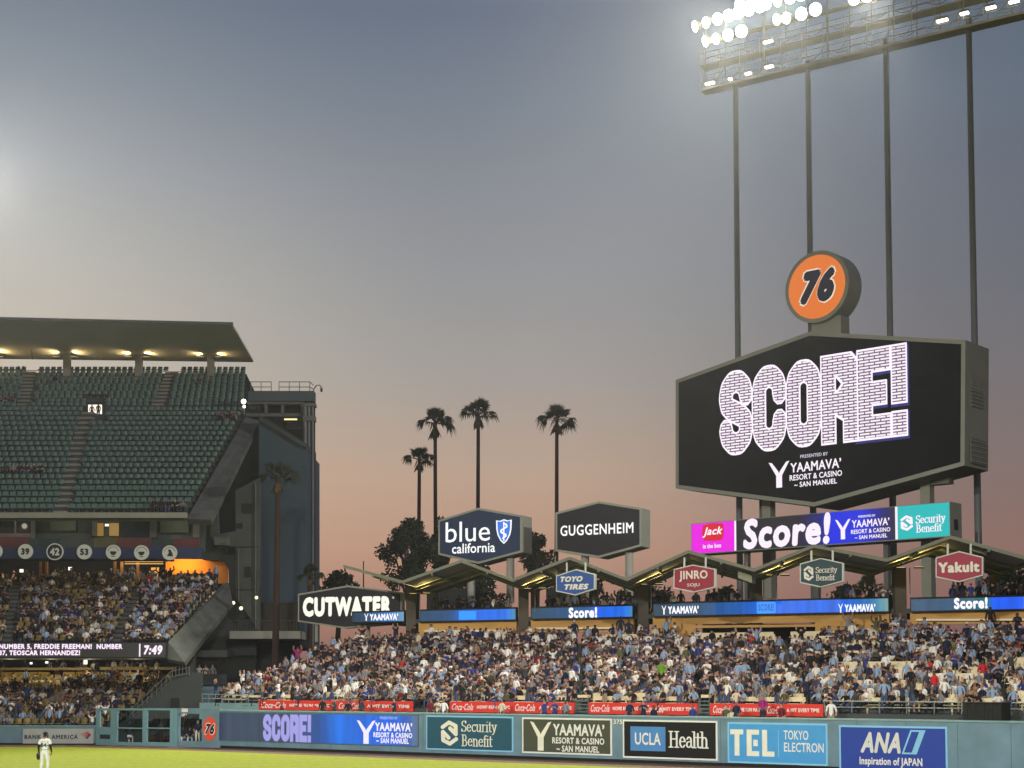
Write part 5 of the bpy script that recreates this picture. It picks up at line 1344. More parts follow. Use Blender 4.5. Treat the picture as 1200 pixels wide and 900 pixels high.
# ------------------------------------------------------------------ palms and trees
m_frond = mat('palm_frond', (44, 54, 30), .7, .25, 1.2); m_trunk = mat('palm_trunk', (62, 46, 38), .9, .2, 2, stretch=(1, 1, .3)); m_skirt = mat('dry_frond', (92, 74, 48), .9, .2, 2)
def palm(label, x, ybase, ycrown, D, rcrown, lean=0, seed=0, group=None, zb=None, rt=.2, name='palm_tree'):
    rnd = random.Random(seed)
    top = P(x, ycrown, D); b = Vector((top.x - lean, D, 0 if zb is None else zb))
    t = thing(name, label, 'palm tree', b, group)
    pts = [lerp(b, top, k / 8) + Vector((lean * .25 * math.sin(math.pi * k / 8), 0, 0)) for k in range(9)]
    MB().tube(pts, [rt * (1.25 - .35 * k / 8) for k in range(9)], 10).build('trunk', m_trunk, t, True)
    mb = MB(); sk = MB()
    for k in range(25):
        az = k * 2.4 + rnd.uniform(-.2, .2); low_ = k % 3 == 0
        el = rnd.uniform(-.15, .30) if low_ else rnd.uniform(.45, 1.4); pet = rcrown * (rnd.uniform(.46, .62) if low_ else rnd.uniform(.26, .42))
        d = Vector((math.cos(az) * math.cos(el), math.sin(az) * math.cos(el), math.sin(el)))
        s0 = Vector((-math.sin(az), math.cos(az), 0)); n0 = d.cross(s0); ro = rnd.uniform(-1.1, 1.1)
        side = s0 * math.cos(ro) + n0 * math.sin(ro); nrm = d.cross(side)
        p0 = top + Vector((0, 0, rnd.uniform(-.05, .25) * rcrown * .4)); p1 = p0 + d * pet + Vector((0, 0, (-.02 if low_ else .02) * pet))
        mb.tube([p0, p1], .035, 3)
        nf = 13; fl = rcrown * (rnd.uniform(.42, .56) if low_ else rnd.uniform(.34, .48))
        for j in range(nf):
            th = R(-95 + 190 * j / (nf - 1)); dd = (d * math.cos(th) + side * math.sin(th)).normalized()
            l1 = fl * (.72 + .28 * math.cos(th)) * rnd.uniform(.85, 1.1); w = .035 * rcrown
            m1 = p1 + dd * l1 * .5; droop = (.55 if low_ else .16) * l1 * rnd.uniform(.7, 1.4)
            e = p1 + dd * l1 * (.86 if low_ else 1) + Vector((0, 0, -droop)); m1 = m1 + Vector((0, 0, -droop * .12)); s2 = dd.cross(nrm).normalized() * w
            mb.add([p1, m1 - s2, m1 + s2, e], [(0, 1, 2), (1, 3, 2)])
    for k in range(26):
        az = rnd.uniform(0, 2 * math.pi); d = Vector((math.cos(az) * .5, math.sin(az) * .5, -1)).normalized()
        p0 = top + Vector((0, 0, -.1)); l1 = rcrown * rnd.uniform(.4, .75); s2 = Vector((-math.sin(az), math.cos(az), 0)) * .1 * rcrown
        sk.add([p0, p0 + d * l1 * .6 - s2, p0 + d * l1 * .6 + s2, p0 + d * l1], [(0, 1, 2), (1, 3, 2)])
    mb.build('crown', m_frond, t, True); sk.build('dry_skirt', m_skirt, t, True)
    return t
gp = 'tall palms behind the bleachers'
palm('shortest of the four tall palms, left of the others', 491.5, 640, 539, 158, 2.0, .4, 1, gp)
palm('tall palm right beside the shortest palm, its trunk slightly leaning', 510, 640, 497, 155, 2.4, -.5, 2, gp)
palm('tall palm with the highest crown, above the sign with the shield', 560.5, 640, 485.5, 152, 2.35, .2, 3, gp)
palm('lone tall palm above the left corner of the black hexagon rooftop sign', 652.5, 640, 492.5, 152, 2.35, .3, 4, gp)
palm('palm standing in the dark close in front of the blue green tower', 326, 760, 560, 117, 1.9, .2, 5, None, None, .24)
palm('small dark palm between the tower and the black angular sign', 364, 740, 674, 122, 1.3, .1, 6, None)
palm('low palm silhouette under the roof left of the maroon hexagon sign', 1017, 720, 690, 116, 1.5, 0, 7)

m_leaf = mat('dusk_leaf', (44, 54, 34), .8, .35, .35); m_bark = mat('tree_bark', (58, 48, 40), .9, .2, 2)
def tree(label, x, ytop, ybot, D, half_px, seed=0, group=None, n=900, zb=0, ls=.34, lop=0.0, name='tree'):
    rnd = random.Random(seed)
    top = P(x, ytop, D); low = P(x, ybot, D); W = half_px / F_PX * D
    b = Vector((top.x, D, zb)); t = thing(name, label, 'tree', b, group); H = top.z - low.z; cz = low.z
    br = MB(); br.tube([b, Vector((b.x, D, lerp(zb, cz + H * .35, .6))), Vector((b.x + .3, D, cz + H * .5))], [.35, .26, .14], 8)
    clumps = []
    for k in range(44):
        a = rnd.uniform(0, 2 * math.pi); v = rnd.random() ** .9
        env = math.sin(math.pi * min(1, .36 + v * .62)) ** .8
        rr = W * env * rnd.uniform(.25, .95)
        c = Vector((b.x + math.cos(a) * rr + lop * v, D + math.sin(a) * rr * .8, cz + H * (v * .92 + .02)))
        clumps.append((c, rnd.uniform(.10, .24) * min(W, H) + .25))
        if k < 12: br.tube([Vector((b.x, D, lerp(zb, cz, .8) + H * .1)), lerp(Vector((b.x, D, cz + H * .3)), c, .5), c], [.14, .08, .03], 5)
    br.build('trunk', m_bark, t, True)
    mb = MB()
    for k in range(n):
        c, r = rnd.choice(clumps)
        d = Vector((rnd.gauss(0, 1), rnd.gauss(0, 1), rnd.gauss(0, 1))).normalized()
        p = c + d * r * (rnd.random() ** .45)
        u = Vector((rnd.gauss(0, 1), rnd.gauss(0, 1), rnd.gauss(0, 1))).normalized(); w = u.orthogonal().normalized(); s = ls * rnd.uniform(.5, 1.1)
        mb.add([p - u * s, p - w * s * .45, p + u * s, p + w * s * .45], [(0, 1, 2, 3)])
    mb.build('crown', m_leaf, t, True)
    return t
gt = 'trees behind the bleachers'
tree('big dark bushy tree left of the rooftop sign with the shield', 480, 612, 690, 138, 46, 11, gt, 6000, ls=.26)
tree('tall dark tree top just behind the left edge of the shield sign', 517, 604, 680, 141, 15, 12, gt, 1800, ls=.26)
tree('dark tree between the two hexagon rooftop signs', 628, 617, 690, 140, 22, 13, gt, 2200, ls=.26)
tree('low dark bush behind the left tip of the zigzag roof', 396, 669, 700, 142, 22, 14, gt, 900)
tree('dark tree under the roof below the shield sign', 560, 662, 716, 134, 36, 15, gt, 1700)
tree('dark tree under the roof behind the small blue hexagon sign', 672, 664, 716, 132, 42, 16, gt, 1900)
tree('dark tree under the roof left of the crimson hexagon sign', 756, 676, 716, 131, 34, 17, gt, 1300)
tree('small dark tree under the roof right of the crimson hexagon sign', 852, 690, 714, 128, 16, 18, gt, 600)
tree('small bush under the roof just right of the teal hexagon sign', 990, 688, 708, 120, 18, 19, gt, 600)
tree('dark leafy tree at the right edge under the roof', 1178, 664, 704, 112, 30, 20, gt, 1500)
tree('tallest dark tree at the far right edge of the photo', 1222, 648, 706, 116, 26, 21, gt, 1000)
pp = P(426, 692, 125); pt = P(426, 657.5, 125)
t = thing('antenna_mast', 'thin dark mast above the black angular sign', 'mast', (pp.x, pp.y, pp.z - 2)); MB().tube([(pp.x, pp.y, pp.z - 2), (pt.x, pt.y, pt.z)], [.07, .05], 6).build('pole', m_black, t, True)
# ------------------------------------------------------------------ people
SK, HA, SH, TR, SO = 0, 1, 2, 3, 4         # skin, hair or cap, shirt, trousers, shoes
def skeleton(pose):
    """Joints: name -> (point, radius); bones: (a, b, what covers it). Facing -Y, feet on z = 0."""
    st = pose.startswith('stand')
    if st:
        J = {'pel': ((0, .02, .96), .135), 'che': ((0, 0, 1.24), .14), 'nb': ((0, .02, 1.44), .085), 'nk': ((0, .01, 1.52), .055), 'hd': ((0, -.02, 1.63), .080), 'ht': ((0, 0, 1.72), .062)}
        for s, k in ((1, 'l'), (-1, 'r')):
            J['hp' + k] = ((.10 * s, .01, .90), .10); J['kn' + k] = ((.11 * s, -.02, .50), .07); J['an' + k] = ((.115 * s, .02, .09), .048); J['to' + k] = ((.13 * s, -.13, .04), .042)
            J['sh' + k] = ((.165 * s, .01, 1.40), .064)
            J['el' + k] = ((.25 * s, .03, 1.13), .05); J['ha' + k] = ((.23 * s, -.10, .90), .042)
        base = 1.40
    else:
        J = {'pel': ((0, 0, .52), .14), 'che': ((0, .03, .80), .14), 'nb': ((0, .02, .99), .085), 'nk': ((0, .0, 1.07), .055), 'hd': ((0, -.03, 1.18), .080), 'ht': ((0, -.01, 1.27), .062)}
        for s, k in ((1, 'l'), (-1, 'r')):
            J['hp' + k] = ((.10 * s, -.04, .50), .10); J['kn' + k] = ((.14 * s, -.42, .50), .07); J['an' + k] = ((.13 * s, -.42, .09), .048); J['to' + k] = ((.14 * s, -.56, .04), .042)
            J['sh' + k] = ((.165 * s, .02, .95), .064)
            J['el' + k] = ((.25 * s, -.06, .70), .05); J['ha' + k] = ((.13 * s, -.30, .60), .042)
        base = .95
    def arm(k, el, ha):
        s = 1 if k == 'l' else -1
        J['el' + k] = ((el[0] * s, el[1], base + el[2]), .05); J['ha' + k] = ((ha[0] * s, ha[1], base + ha[2]), .042)
    if 'cheer' in pose: arm('l', (.30, -.03, .22), (.26, -.05, .48)); arm('r', (.32, -.03, .20), (.30, -.04, .46))
    if 'clap' in pose: arm('l', (.25, -.14, -.20), (.04, -.34, -.06)); arm('r', (.25, -.14, -.20), (.04, -.34, -.07))
    if 'phone' in pose: arm('r', (.22, -.16, -.14), (.12, -.30, .16))
    if 'wave' in pose: arm('l', (.30, -.02, .20), (.24, -.04, .48))
    if 'lean' in pose:
        for n_ in ('che', 'nb', 'nk', 'hd', 'ht', 'shl', 'shr'):
            p, r = J[n_]; h = p[2] - (.96 if st else .52); J[n_] = ((p[0], p[1] - h * .42, p[2] - h * .10), r)
        if not st: arm('l', (.26, -.34, -.22), (.10, -.46, -.30)); arm('r', (.26, -.34, -.22), (.10, -.46, -.30))
    B = [('pel', 'che', SH), ('che', 'nb', SH), ('nb', 'nk', SK), ('nk', 'hd', SK), ('hd', 'ht', HA)]
    for k in 'lr':
        B += [('pel', 'hp' + k, TR), ('hp' + k, 'kn' + k, TR), ('kn' + k, 'an' + k, TR), ('an' + k, 'to' + k, SO), ('nb', 'sh' + k, SH), ('sh' + k, 'el' + k, SH), ('el' + k, 'ha' + k, SK)]
    return J, B
def grow(J, B, level, root='pel'):
    """Grow one continuous skin over the joints; returns (verts, faces, cover of each face)."""
    names = list(J); idx = {n: i for i, n in enumerate(names)}
    me = bpy.data.meshes.new('person'); me.from_pydata([J[n][0] for n in names], [(idx[a], idx[b]) for a, b, _ in B], [])
    o = bpy.data.objects.new('person', me); col.objects.link(o)
    md = o.modifiers.new('skin', 'SKIN'); md.branch_smoothing = .3
    for i, n in enumerate(names):
        r = J[n][1]; sv = me.skin_vertices[0].data[i]
        sv.radius = (r, r) if not isinstance(r, tuple) else r; sv.use_root = n == root
    if level: o.modifiers.new('sub', 'SUBSURF').levels = level
    if level: o.modifiers['sub'].render_levels = level
    dg = bpy.context.evaluated_depsgraph_get(); dg.update()
    m2 = bpy.data.meshes.new_from_object(o.evaluated_get(dg))
    V = [tuple(v.co) for v in m2.vertices]; Fc = [tuple(p.vertices) for p in m2.polygons]; out = []
    seg = [(Vector(J[a][0]), Vector(J[b][0]), t, J[a][1] if not isinstance(J[a][1], tuple) else J[a][1][0]) for a, b, t in B]
    hd = Vector(J['hd'][0])
    for f in Fc:
        c = sum((Vector(V[i]) for i in f), Vector()) / len(f)
        best = min(seg, key=lambda s: dist(c, s[0], s[1])); t = best[2]
        if t in (SK, HA) and c.z > hd.z - .10 and abs(c.x) < .14 and (c - hd).length < .2:
            t = HA if (c.z > hd.z + .045 or (c.y > hd.y + .03 and c.z > hd.z - .06)) else SK
        out.append(t)
    bpy.data.objects.remove(o); bpy.data.meshes.remove(m2); bpy.data.meshes.remove(me)
    return V, Fc, out
def dist(p, a, b):
    ab = b - a; t = max(0, min(1, (p - a).dot(ab) / max(1e-9, ab.length_squared))); return (p - a - ab * t).length

PAL = {'white': (226, 224, 214), 'cream': (208, 196, 168), 'pale blue': (138, 160, 184), 'royal blue': (46, 62, 124), 'navy': (30, 36, 62), 'black': (26, 26, 28), 'charcoal': (58, 58, 62),
       'grey': (126, 128, 130), 'tan': (148, 122, 92), 'red': (196, 40, 48), 'maroon': (110, 30, 42), 'olive': (84, 86, 58), 'green': (104, 146, 46), 'orange': (236, 156, 40), 'magenta': (150, 40, 112), 'teal': (60, 110, 116), 'yellow': (226, 190, 70)}
SHW = [('white', 16), ('cream', 4), ('pale blue', 19), ('royal blue', 6), ('navy', 18), ('black', 24), ('charcoal', 16), ('grey', 13), ('tan', 3), ('maroon', 1.2), ('olive', 3), ('red', .5)]
HAIRS = {'dark hair': (30, 26, 24), 'brown hair': (70, 48, 36), 'blue cap': (38, 50, 96), 'white cap': (214, 212, 204), 'black cap': (22, 22, 26), 'fair hair': (150, 118, 78)}
HW = [('dark hair', 46), ('brown hair', 16), ('blue cap', 12), ('white cap', 7), ('black cap', 8), ('fair hair', 4)]
SKINS = [(166, 126, 104), (136, 96, 76), (182, 144, 122), (94, 66, 52), (150, 110, 88)]
TRS = {'dark': (40, 42, 50), 'denim': (66, 80, 108), 'khaki': (150, 132, 104), 'black': (26, 26, 30), 'white': (226, 226, 218)}
def cloth(kind, n, c): return mat(kind + '_' + n.replace(' ', '_'), c, .85, .0)
def wpick(rnd, tab): 
    tot = sum(w for _, w in tab); v = rnd.random() * tot
    for n, w in tab:
        v -= w
        if v <= 0: return n
    return tab[-1][0]
M_SH = {k: cloth('shirt', k, v) for k, v in PAL.items()}; M_HA = {k: cloth('head', k, v) for k, v in HAIRS.items()}
M_SK = [cloth('skin', 'tone%s' % 'abcde'[i], c) for i, c in enumerate(SKINS)]; M_TR = {k: cloth('trousers', k, v) for k, v in TRS.items()}; M_SO = cloth('shoe', 'dark', (40, 38, 38))
POSES = ['sit', 'sit_clap', 'sit_phone', 'sit_lean', 'sit_cheer', 'stand', 'stand_clap', 'stand_cheer', 'stand_wave', 'stand_phone']
PTXT = {'sit': 'seated person', 'sit_clap': 'seated clapping person', 'sit_phone': 'seated person raising one hand', 'sit_lean': 'seated person leaning forward', 'sit_cheer': 'seated cheering person',
        'stand': 'standing person', 'stand_clap': 'standing clapping person', 'stand_cheer': 'standing cheering person', 'stand_wave': 'standing waving person', 'stand_phone': 'standing person raising one hand'}
LOW = {p: grow(*skeleton(p), 0) for p in POSES}
HI = {}
for p in POSES:
    V, Fc, t = grow(*skeleton(p), 1); me = bpy.data.meshes.new('person'); me.from_pydata(V, [], Fc)
    for m in (M_SK[0], M_HA['dark hair'], M_SH['white'], M_TR['dark'], M_SO): me.materials.append(m)
    me.polygons.foreach_set('material_index', np.array(t, dtype=np.int32)); me.polygons.foreach_set('use_smooth', np.ones(len(Fc), dtype=bool)); me.update(); HI[p] = me
PEOPLE = 0
def person(label, p, ang, pose, shirt, hair, skin=0, trousers='dark', scale=1.0, group=None):
    global PEOPLE; PEOPLE += 1
    o = bpy.data.objects.new('person', HI[pose]); col.objects.link(o)
    if len(label.replace('-', ' ').split()) > 16: print('LONG', label)
    o.location = p; o.rotation_euler = (0, 0, ang); o.scale = (scale,) * 3
    for i, m in enumerate((M_SK[skin], M_HA[hair], M_SH[shirt], M_TR[trousers])): o.material_slots[i].link = 'OBJECT'; o.material_slots[i].material = m
    return tag(o, label, 'person', group)
rnd = random.Random(31)
def look(rnd, stand=.16, dim=False):
    pose = wpick(rnd, [('sit', 30), ('sit_clap', 14), ('sit_phone', 6), ('sit_lean', 16), ('sit_cheer', 2.5), ('stand', 70 * stand), ('stand_clap', 40 * stand), ('stand_cheer', 14 * stand), ('stand_wave', 10 * stand), ('stand_phone', 8 * stand)])
    return dict(pose=pose, shirt=wpick(rnd, SHW), hair=wpick(rnd, HW), skin=rnd.randrange(5), trousers=rnd.choice(['dark', 'denim', 'black', 'dark', 'denim', 'black', 'khaki']), scale=rnd.uniform(.85, .99))
# --- notable people the photo shows one by one
def at_px(fr, x, z):        # on the plane fr under picture column x, at height z
    a, _ = fr.px(x, 830); p = fr.pt(a, 0); p.z = z; return p
WANG = math.atan2(WF.u.y, WF.u.x)
WKF = WF.off(-1.5)
for x, pose, sh, ha, tr, dz, lab in (
        (462, 'stand_clap', 'navy', 'dark hair', 'dark', .0, 'person in navy shirt standing behind the wall above the gap left of the petrol sign'),
        (505, 'stand', 'maroon', 'dark hair', 'dark', 0, 'person in maroon shirt standing behind the wall above left end of the petrol sign'),
        (513, 'stand_clap', 'cream', 'white cap', 'dark', 0, 'person in cream shirt and white cap behind the wall above petrol sign'),
        (520, 'stand', 'white', 'brown hair', 'dark', 0, 'person in white shirt with brown hair behind the wall above petrol sign'),
        (588, 'stand', 'cream', 'fair hair', 'dark', 0, 'fair haired person in cream shirt behind the wall above right half of petrol sign'),
        (638, 'stand_wave', 'royal blue', 'dark hair', 'dark', 0, 'waving person in royal blue in front of the red banner above the olive sign'),
        (650, 'stand_clap', 'royal blue', 'blue cap', 'dark', 0, 'clapping person in royal blue and blue cap above the olive sign'),
        (663, 'stand', 'grey', 'dark hair', 'dark', 0, 'person in grey shirt in front of the red banner above the olive sign'),
        (738, 'stand', 'navy', 'dark hair', 'dark', 0, 'dark haired person in navy behind the wall above left end of the black sign'),
        (754, 'stand_clap', 'navy', 'blue cap', 'dark', 0, 'clapping person in navy and blue cap behind the wall above the black sign'),
        (766, 'stand', 'navy', 'dark hair', 'dark', -.25, 'shorter person in navy behind the wall above the middle of the black sign'),
        (812, 'stand', 'royal blue', 'dark hair', 'dark', -.2, 'person in bright royal blue at the gate between the third and fourth red banners'),
        (851, 'stand', 'olive', 'dark hair', 'dark', -.2, 'person in olive shirt before the fourth red banner, above the black sign right edge'),
        (857, 'stand', 'cream', 'fair hair', 'dark', -.35, 'fair haired person in cream shirt at the left end of the fourth red banner'),
        (863, 'stand', 'navy', 'white cap', 'dark', 0, 'person in navy with a white cap in front of the fourth red banner'),
        (894, 'stand', 'magenta', 'dark hair', 'dark', .3, 'person in a magenta top standing above the middle of the sky blue sign'),
        (916, 'stand', 'maroon', 'dark hair', 'dark', -.1, 'person in maroon bending before the right half of the fourth red banner'),
        (974, 'stand', 'white', 'brown hair', 'khaki', .1, 'person in white shirt in the gap right of the fourth red banner'),
        (330, 'stand', 'maroon', 'dark hair', 'dark', -.3, 'person in maroon before the first red banner above the LED board'),
        (378, 'stand', 'black', 'dark hair', 'dark', 0, 'person in black before the first red banner above the lilac word'),
        (392, 'stand_clap', 'charcoal', 'black cap', 'dark', 0, 'clapping person in charcoal and black cap before the first red banner'),
        (408, 'stand', 'black', 'black cap', 'dark', -.1, 'person in black and black cap before the first red banner'),
        (424, 'stand', 'charcoal', 'brown hair', 'dark', 0, 'person in charcoal shirt before the right half of the first red banner')):
    person(lab, at_px(WKF, x, 1.5 + dz), WANG + rnd.uniform(-.4, .4), pose, sh, ha, rnd.randrange(5), tr, 1.0)
# bullpen
bp = lambda x, D, z=0: Vector((P(x, 868, D).x, D, z))
DB = B2.y + 3.2
person('bullpen player in navy jacket and white trousers standing in the square fence opening', bp(231.5, DB), .5, 'stand', 'navy', 'blue cap', 0, 'white')
person('bullpen player in navy jacket and white trousers seated left in the square fence opening', bp(214.5, DB + 1.2), -.3, 'sit', 'navy', 'blue cap', 1, 'white')
person('bullpen player in navy and white trousers leaning forward inside the square fence opening', bp(222.5, DB + 1.4), .2, 'sit_lean', 'navy', 'blue cap', 2, 'white')
person('bullpen catcher in navy and white trousers crouched inside the left gate', bp(151.5, B1.y + 2.0), math.pi, 'sit_lean', 'navy', 'blue cap', 1, 'white', .95)
person('small dark clad person standing inside the right bullpen gate', bp(188, B1.y + 4.5), 0, 'stand', 'charcoal', 'dark hair', 3, 'dark', .85)
person('person in white shirt looking over the fence above the square bullpen opening', Vector((P(214.5, 826, 106).x, 106, 1.25)), 0, 'sit', 'white', 'dark hair', 1, 'dark')
for k, (x, lab, sh) in enumerate(((233.5, 'leftmost person in white in the viewing box beside the concrete pier', 'white'), (241, 'person in cream in the middle of the viewing box beside the concrete pier', 'cream'), (249, 'person in grey at the right of the viewing box beside the concrete pier', 'grey'))):
    person(lab, Vector((P(x, 790, 114).x, 114, P(x, 790, 114).z - 1.0)), rnd.uniform(-.5, .5), ('stand', 'stand_clap', 'stand')[k], sh, 'dark hair', k)
# silhouettes
q = P(107.5, 492, 133.7); person('dark silhouette of a person with bulky jacket at the left of the bright stadium doorway', q - Vector((0, 0, 0)), .2, 'stand', 'black', 'black cap', 3, 'black', .80)
q = P(115, 492, 133.7); person('dark silhouette of a person at the right of the bright stadium doorway', q, -.2, 'stand', 'black', 'black cap', 3, 'black', .86)
for x, lab in ((21.5, 'left one of two silhouetted people leaning on the top rail of the grandstand'), (27.5, 'right one of two silhouetted people leaning on the top rail of the grandstand')):
    q = P(x, 438, 145.6); person(lab, Vector((q.x, q.y, q.z - .95)), math.pi, 'stand', 'black', 'dark hair', 3, 'black')
for x, dz, lab in ((718, -.5, 'leftmost of three dark standing people before the wall beside the longest LED board'), (727, 0, 'middle one of three dark standing people before the wall beside the longest LED board'), (737, -.2, 'rightmost of three dark standing people before the wall beside the longest LED board'),
                  (1161, .1, 'tall dark figure standing in front of the rightmost LED board')):
    fo = BKF.off(.6); a, _ = fo.px(x, 735); p = fo.pt(a, 0); p.z = BZ + dz + .1
    person(lab, p, math.atan2(BKF.u.y, BKF.u.x) + .3, 'stand', 'black' if x > 1000 else 'navy', 'dark hair', 3, 'black', 1.12)
# walkway under the roof
wkr = random.Random(5); WKB = BKF.off(-1.0)
wlk = []
for x0, x1, n in ((497, 606, 16), (632, 745, 17), (770, 890, 12), (990, 1045, 8), (1112, 1200, 13)):
    for k in range(n):
        x = lerp(x0, x1, (k + wkr.uniform(.1, .9)) / n); a, _ = WKB.px(x, 712); p = WKB.pt(a, 0, -wkr.uniform(0, 1.2)); p.z = WALKZ; wlk.append((p, x))
# --- the bleacher crowd
places = []
for i in range(NROW):
    occ = .90 if i > 1 else .75
    for p, ang in pav.row(i, .5):
        px, py = project(p)
        if not (-10 < px < 1212): continue
        o_ = occ
        if px > 900 and 740 < py < 822 and math.sin(px * .035 + i * .9) + math.sin(px * .013 - i * 1.7) > .15: o_ = .30
        elif px > 930 and 778 < py < 818: o_ = .7
        if px > 1040 and i > 17: o_ = .75
        if 805 < px < 960 and i > 19: o_ = 0
        if px > 1188 and i < 3: o_ = 0
        if 700 < px < 748 and i > 20: o_ = 0
        if rnd.random() > o_: continue
        places.append((p + Vector((rnd.uniform(-.06, .06), rnd.uniform(-.05, .05), 0)), ang, i, px, py))
BUDGET = 300 - PEOPLE - 1
def show(q): return (1.25 if q[2] < 1 else 1) / q[0].y
ordr = sorted(range(len(places)), key=lambda k: -show(places[k]))
near = set(ordr[:BUDGET])
special = {}
def nearest(x, y, cand):
    return min(cand, key=lambda k: (places[k][3] - x) ** 2 + (places[k][4] - y - 8) ** 2)
allk = range(len(places))
for x, y, sh, pose in ((996, 801, 'orange', 'sit_lean'), (1098, 822, 'red', 'stand'), (1149, 791, 'red', 'sit'), (1192, 764, 'red', 'sit'), (1115, 769, 'green', 'sit'), (778, 803, 'green', 'stand'), (757, 780, 'white', 'stand_clap'), (717, 796, 'white', 'stand_clap'),
                       (827, 800, 'white', 'stand_clap'), (628, 792, 'maroon', 'stand_cheer'), (673, 812, 'white', 'stand'), (977, 812, 'pale blue', 'sit_lean'), (763, 806, 'white', 'sit_lean'), (787, 807, 'white', 'sit_clap'), (676, 745, 'navy', 'stand'),
                       (1067, 775, 'pale blue', 'stand'), (340, 812, 'cream', 'sit'), (345, 772, 'magenta', 'stand_cheer'), (782, 722, 'pale blue', 'stand_wave'), (986, 720, 'grey', 'stand_cheer'), (830, 773, 'royal blue', 'stand')):
    special[nearest(x, y, allk)] = (sh, pose)
SECT = [(258, 'the round badge'), (375, 'the lilac word'), (440, 'the LED board'), (500, 'the Y emblem'), (607, 'the petrol sign'), (722, 'the olive sign'), (847, 'the black sign'), (912, 'the block letters'), (977, 'the sky blue sign'), (1045, 'the slanted letters'), (1118, 'the slanted bar'), (1180, 'the black box'), (2000, 'the right edge')]
ORD = ['front', 'second', 'third', 'fourth', 'fifth', 'sixth', 'seventh', 'eighth', 'ninth', 'tenth', 'eleventh', 'twelfth', 'thirteenth', 'fourteenth', 'fifteenth', 'sixteenth', 'seventeenth', 'eighteenth', 'nineteenth', 'twentieth', 'twenty first', 'twenty second', 'next to last', 'last']
crowd = []; inds = []
for k, (p, ang, i, px, py) in enumerate(places):
    lk = look(rnd, (.06 if px > 900 else .10) + .34 * max(0, math.sin(p.x * .55 + i * .6) * math.sin(p.y * .31 + i * .37 + 1)))
    if px > 780 and rnd.random() < .16: lk['shirt'] = rnd.choice(['pale blue', 'pale blue', 'white'])
    if k in special: lk['shirt'], lk['pose'] = special[k]; lk['scale'] = 1.02
    a = ang + rnd.uniform(-.45, .45) - .12
    (inds if k in near else crowd).append((k, p, a, i, px, lk))
used = {}
rowmates = {}
for t in inds: rowmates.setdefault(t[3], []).append(t)
for r in rowmates.values(): r.sort(key=lambda t: t[4])
for t in inds:
    k, p, a, i, px, lk = t
    sec = next(s for x, s in SECT if px < x)
    pt_ = PTXT[lk['pose']]
    base_l = f"{pt_}, {lk['shirt']} shirt, {lk['hair']}, {ORD[i]} row over {sec}"
    used.setdefault(base_l, []).append(t)
for base_l, ts in used.items():
    done = {}
    for t in ts:
        lab = base_l
        if len(ts) > 1:
            r = rowmates[t[3]]; j = r.index(t); nb = r[j - 1] if j else r[min(1, len(r) - 1)]
            w = base_l.replace('seated clapping', 'clapping').replace(' person', '')
            lab = w + (', right of ' if j else ', left of ') + nb[5]['shirt']
            if lab in done: 
                nb2 = r[min(j + 1, len(r) - 1)]; lab = w + ', left of ' + nb2[5]['shirt']
        if len(lab.split()) > 16: lab = lab.replace(t[5]['hair'] + ', ', '')
        done[lab] = 1
        k, p, a, i, px, lk = t
        person(lab, p, a, lk['pose'], lk['shirt'], lk['hair'], lk['skin'], lk['trousers'], lk['scale'], 'spectators in the nearest bleacher rows')
# --- everyone else in the stands, too many to single out
cmats = M_SK + list(M_HA.values()) + list(M_SH.values()) + list(M_TR.values()) + [M_SO]
iSK = 0; iHA = {k: 5 + n for n, k in enumerate(M_HA)}; iSH = {k: 5 + len(M_HA) + n for n, k in enumerate(M_SH)}; iTR = {k: 5 + len(M_HA) + len(M_SH) + n for n, k in enumerate(M_TR)}; iSO = len(cmats) - 1
geos = [LOW[p] for p in POSES]
mass = []
def add_mass(p, a, lk): mass.append((POSES.index(lk['pose']), p, a, lk['scale'], [lk['skin'], iHA[lk['hair']], iSH[lk['shirt']], iTR[lk['trousers']], iSO]))
for k, p, a, i, px, lk in crowd: add_mass(p, a, lk)
for p, x in wlk:
    lk = look(wkr, 3.0); lk['shirt'] = wkr.choice(['navy', 'black', 'charcoal', 'grey', 'royal blue', 'white', 'pale blue'])
    if not lk['pose'].startswith('stand'): lk['pose'] = 'stand'
    add_mass(p, wkr.uniform(-.8, .3), lk)
gr = random.Random(77)
for i in range(fld.n):
    for p, ang in fld.row(i, .5):
        px, py = project(p)
        if px < -12: continue
        o_ = .9
        if math.sin(px * .06 + i) + math.sin(px * .023 - i * 1.3) > 1.0: o_ = .35
        if 25 < px < 70 and 8 <= i <= 12: o_ = .12
        if px < 40 and i > 10: o_ = .35
        if i >= 13: o_ = .45 if px > 105 else .15
        if gr.random() > o_: continue
        add_mass(p + Vector((gr.uniform(-.08, .08), 0, 0)), ang + gr.uniform(-.2, .6), look(gr, .2))
for i in range(loge.n):
    for p, ang in loge.row(i, .5):
        px, py = project(p)
        if px < -12: continue
        o_ = .84 - .022 * i
        if px > 140 + 2 * i: o_ = .93
        elif i > 12: o_ = .3
        if 20 < px < 34 and i in (2, 3, 4): o_ = .1
        if gr.random() > o_: continue
        add_mass(p, ang + gr.uniform(-.2, .6), look(gr, .08))
